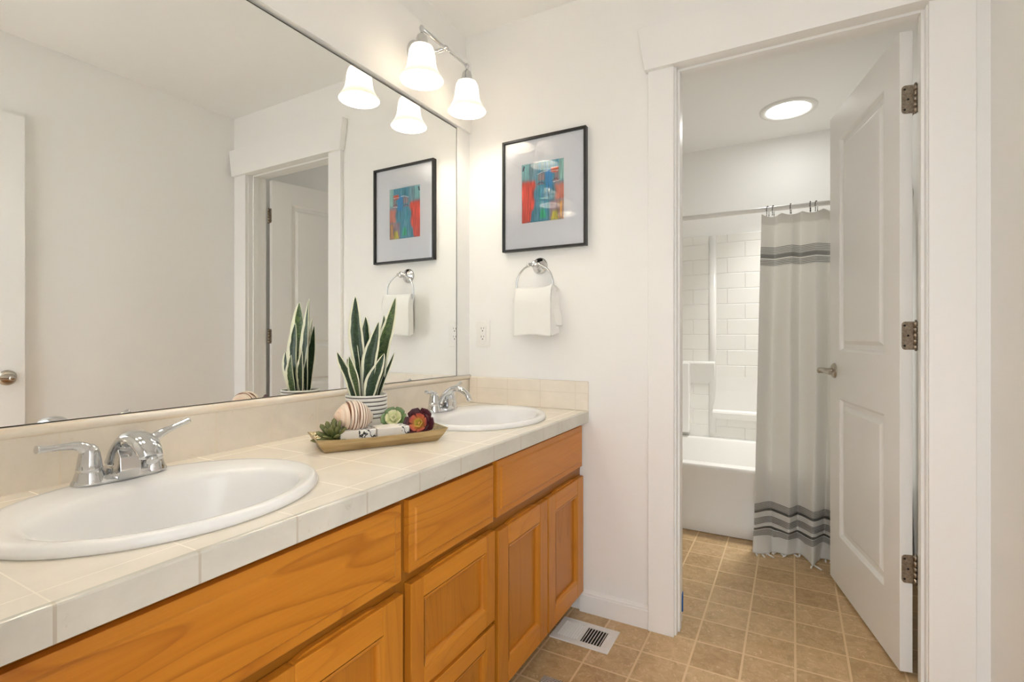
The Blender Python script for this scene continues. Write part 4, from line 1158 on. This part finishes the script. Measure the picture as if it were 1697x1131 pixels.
rod = thing('curtain_rod', 'white shower curtain rod across the tub alcove', 'curtain rod', (0.97, 1.06, 1.733))
bm = bmesh.new(); tube(bm, [(TL + 0.002, 1.06, 1.733), (WX - 0.002, 1.06, 1.733)], 0.0125, 20)
obj('pole', bm, M_white, rod)
for x, s in ((TL + 0.001, 1), (WX - 0.001, -1)):
    bm = bmesh.new(); lathe(bm, [(0, 0), (.026, 0), (.026, .008), (.016, .014), (.0, .014)], 24, T(x, 1.06, 1.733) @ R(s * PI / 2, 'Y')); obj('end_flange', bm, M_white, rod)

# curtain
M_cur = mat('curtain_cotton', (0.86, 0.85, 0.82), 0.85); n = NT(M_cur); s = n.sep(n.coord(out='UV')); L_ = s[1]
def rng(a, b): return n.math('MULTIPLY', n.math('GREATER_THAN', L_, a), n.math('LESS_THAN', L_, b))
def thin(a, b, per): return n.math('MULTIPLY', rng(a, b), n.math('GREATER_THAN', n.math('FRACT', n.math('DIVIDE', n.math('SUBTRACT', L_, a), per)), 0.42))
def U(*a):
    r = a[0]
    for x in a[1:]: r = n.math('MAXIMUM', r, x)
    return r
# uv.v = metres below the rod
ink = U(thin(0.168, 0.205, 0.0077), rng(0.207, 0.229), thin(0.233, 0.268, 0.0077),
        thin(1.478, 1.512, 0.0068), rng(1.514, 1.528), thin(1.553, 1.590, 0.0068), rng(1.612, 1.626), thin(1.629, 1.664, 0.0068))
wv = n.noise(n.coord((900, 900, 1), out='UV'), 1.0, 2)
n.color(n.mix(n.math('MULTIPLY', ink, 0.94), (0.86, 0.85, 0.82), (0.035, 0.033, 0.032)))
n.bump(wv, 0.1, 0.0005)
tl = n.n.new('ShaderNodeBsdfTranslucent'); tl.inputs[0].default_value = (0.84, 0.83, 0.79, 1); mx = n.n.new('ShaderNodeMixShader'); mx.inputs[0].default_value = 0.36
n.link(n.b.outputs[0], mx.inputs[1]); n.link(tl.outputs[0], mx.inputs[2]); n.link(mx.outputs[0], n.n['Material Output'].inputs[0])
cur = thing('shower_curtain', 'white cotton shower curtain with black stripe bands and a knotted fringe', 'shower curtain', (1.4, 1.04, 1.70))
CX0, CX1 = 1.118, 1.712
fold_c = [0.0, 0.11, 0.235, 0.30, 0.41, 0.5, 0.61, 0.7, 0.82, 0.9, 1.0]
def pleat(u):
    # smooth-ish triangular pleats of uneven width
    for k in range(len(fold_c) - 1):
        if fold_c[k] <= u <= fold_c[k + 1]:
            f = (u - fold_c[k]) / (fold_c[k + 1] - fold_c[k]); f = 0.5 * f + 0.5 * f * f * (3 - 2 * f)
            a = 1 if k % 2 == 0 else -1
            return a * (1 - 2 * f)
    return 0
CT_ = 1.705; CLn = 1.76     # cloth length below the hem top
def curt(u, v):
    d = v * CLn               # distance down the cloth
    amp = (0.014 + 0.026 * min(1, d / 0.5)) * (1 if d > .05 else .8)
    uu = u + 0.012 * math.sin(d * 2.2 + u * 7) * min(1, d)
    y = 1.043 - amp * pleat(max(0, min(1, uu))) - 0.006 * math.sin(u * 40 + d * 1.5) * min(1, d * .7)
    x = CX0 + (CX1 - CX0) * u - 0.034 * (1 - u) * min(1, d / 1.7)
    sag = 0.017 * abs(math.sin(u * PI * 6.5)) * max(0, 1 - d / 0.12)
    z = CT_ - d - sag
    y -= 0.020 * min(1, d / 1.6)
    # bulge where the cloth hangs over the tub edge
    if u > 0.30: y -= 0.020 * math.exp(-((d - 1.36) / 0.14) ** 2) * math.sin(min(1, (u - .3) / .7) * PI)
    if d > 1.60:              # puddle on the floor
        e = (d - 1.60) / (CLn - 1.60)
        y -= 0.080 * e * (1.0 + 0.45 * math.sin(u * 19)); x += 0.016 * math.sin(u * 23) * e
        z = 0.105 * (1 - e) ** 1.3 + 0.004 + 0.014 * abs(math.sin(u * 15 + 1)) * math.sin(PI * e)
    return Vector((x, y, z))
bm = bmesh.new(); grid(bm, 150, 150, curt, uv=lambda u, v: (u * 0.75, v * CLn))
o = obj('cloth', bm, M_cur, cur)
md = o.modifiers.new('thick', 'SOLIDIFY'); md.thickness = 0.0012
bm = bmesh.new()
def hem(u, v): p = curt(u, 0.0); q = curt(u, v * 0.05 / CLn); return Vector((q.x, q.y - 0.0016, q.z + 0.0005))
grid(bm, 120, 6, hem, uv=lambda u, v: (u, 0.01)); obj('top_hem', bm, M_cur, cur)
M_fr = mat('cotton_fringe', (0.80, 0.78, 0.74), 0.9)
for k in range(34):
    u = (k + 0.5) / 34; p = curt(u, 1.0); bm = bmesh.new()
    a = random.uniform(-0.9, 0.9); L = random.uniform(.028, .042)
    q = [p, p + Vector((math.sin(a) * L * .5, -L * .55, 0.002)), p + Vector((math.sin(a) * L * 1.1, -L * 1.0 * math.cos(a * .6), 0.0))]
    q = [Vector((w_.x, w_.y, max(0.004, w_.z))) for w_ in q]
    tube(bm, q, [0.0024, 0.0046, 0.0030], 8)
    obj('tassel', bm, M_fr, cur)
# hooks: beaded S hooks over the rod
M_hook = mat('dark_hook', (0.07, 0.06, 0.055), 0.35, 0.8)
bm = bmesh.new()
pts = [(0, 0.012, -0.040), (0, 0.0145, -0.015), (0, 0.0145, 0.004), (0, 0.009, 0.0135), (0, 0.0, 0.0165), (0, -0.009, 0.0135), (0, -0.0145, 0.004), (0, -0.0160, -0.010), (0, -0.012, -0.026), (0, -0.017, -0.038)]
tube(bm, spline(pts, 34), 0.0013, 8, up=(1, 0, 0))
for q in spline(pts, 34)[2:33:3]: lathe(bm, [(0, .0026), (.0024, .0012), (.0024, -.0012), (0, -.0026)], 8, T(*q))
hk = obj('curtain_hook', bm, M_hook)
HX = [(1.146, 'leftmost dark beaded hook holding the shower curtain on its rod'), (1.171, 'second dark beaded curtain hook from the left on the white rod'),
      (1.250, 'dark beaded curtain hook standing alone midway along the visible white rod'), (1.336, 'dark beaded curtain hook on the rod, left of the pair by the open door'),
      (1.362, 'dark beaded curtain hook nearest the open door, right of the pair')]
for i, (x, lb) in enumerate(HX):
    h = hk if i == 0 else hk.copy()
    if i: COL.objects.link(h)
    h.location = (x, 1.06, 1.733); h.rotation_euler = (0, 0, random.uniform(-.5, .5))
    tag(h, lb, 'curtain hook', 'beaded hooks on the curtain rod')

# round ceiling light over the tub
cl = thing('ceiling_light', 'round white ceiling light over the bathtub', 'ceiling light', (1.235, 1.497, CZ))
bm = bmesh.new(); lathe(bm, [(0.152, 0.0), (0.150, -0.008), (0.138, -0.012), (0.118, -0.010), (0.112, -0.004), (0.112, 0.0)], 64); obj('trim_ring', bm, M_white, cl, local=True)
M_diff = mat('lit_diffuser', (0.9, 0.9, 0.88), 0.4); NT(M_diff).b.inputs['Emission Color'].default_value = (1.0, 0.985, 0.95, 1); NT(M_diff).b.inputs['Emission Strength'].default_value = 8.0
bm = bmesh.new(); lathe(bm, [(0.113, -0.006), (0.08, -0.008), (0.0, -0.009)], 48); obj('diffuser', bm, M_diff, cl, local=True)
ld = bpy.data.lights.new('tub_light', 'AREA'); ld.shape = 'DISK'; ld.size = 0.22; ld.spread = math.radians(78); ld.energy = TUB_LIGHT_W; ld.color = (1.0, 0.98, 0.95)
lo = bpy.data.objects.new('tub_light', ld); COL.objects.link(lo); lo.location = (1.235, 1.497, CZ - 0.02)
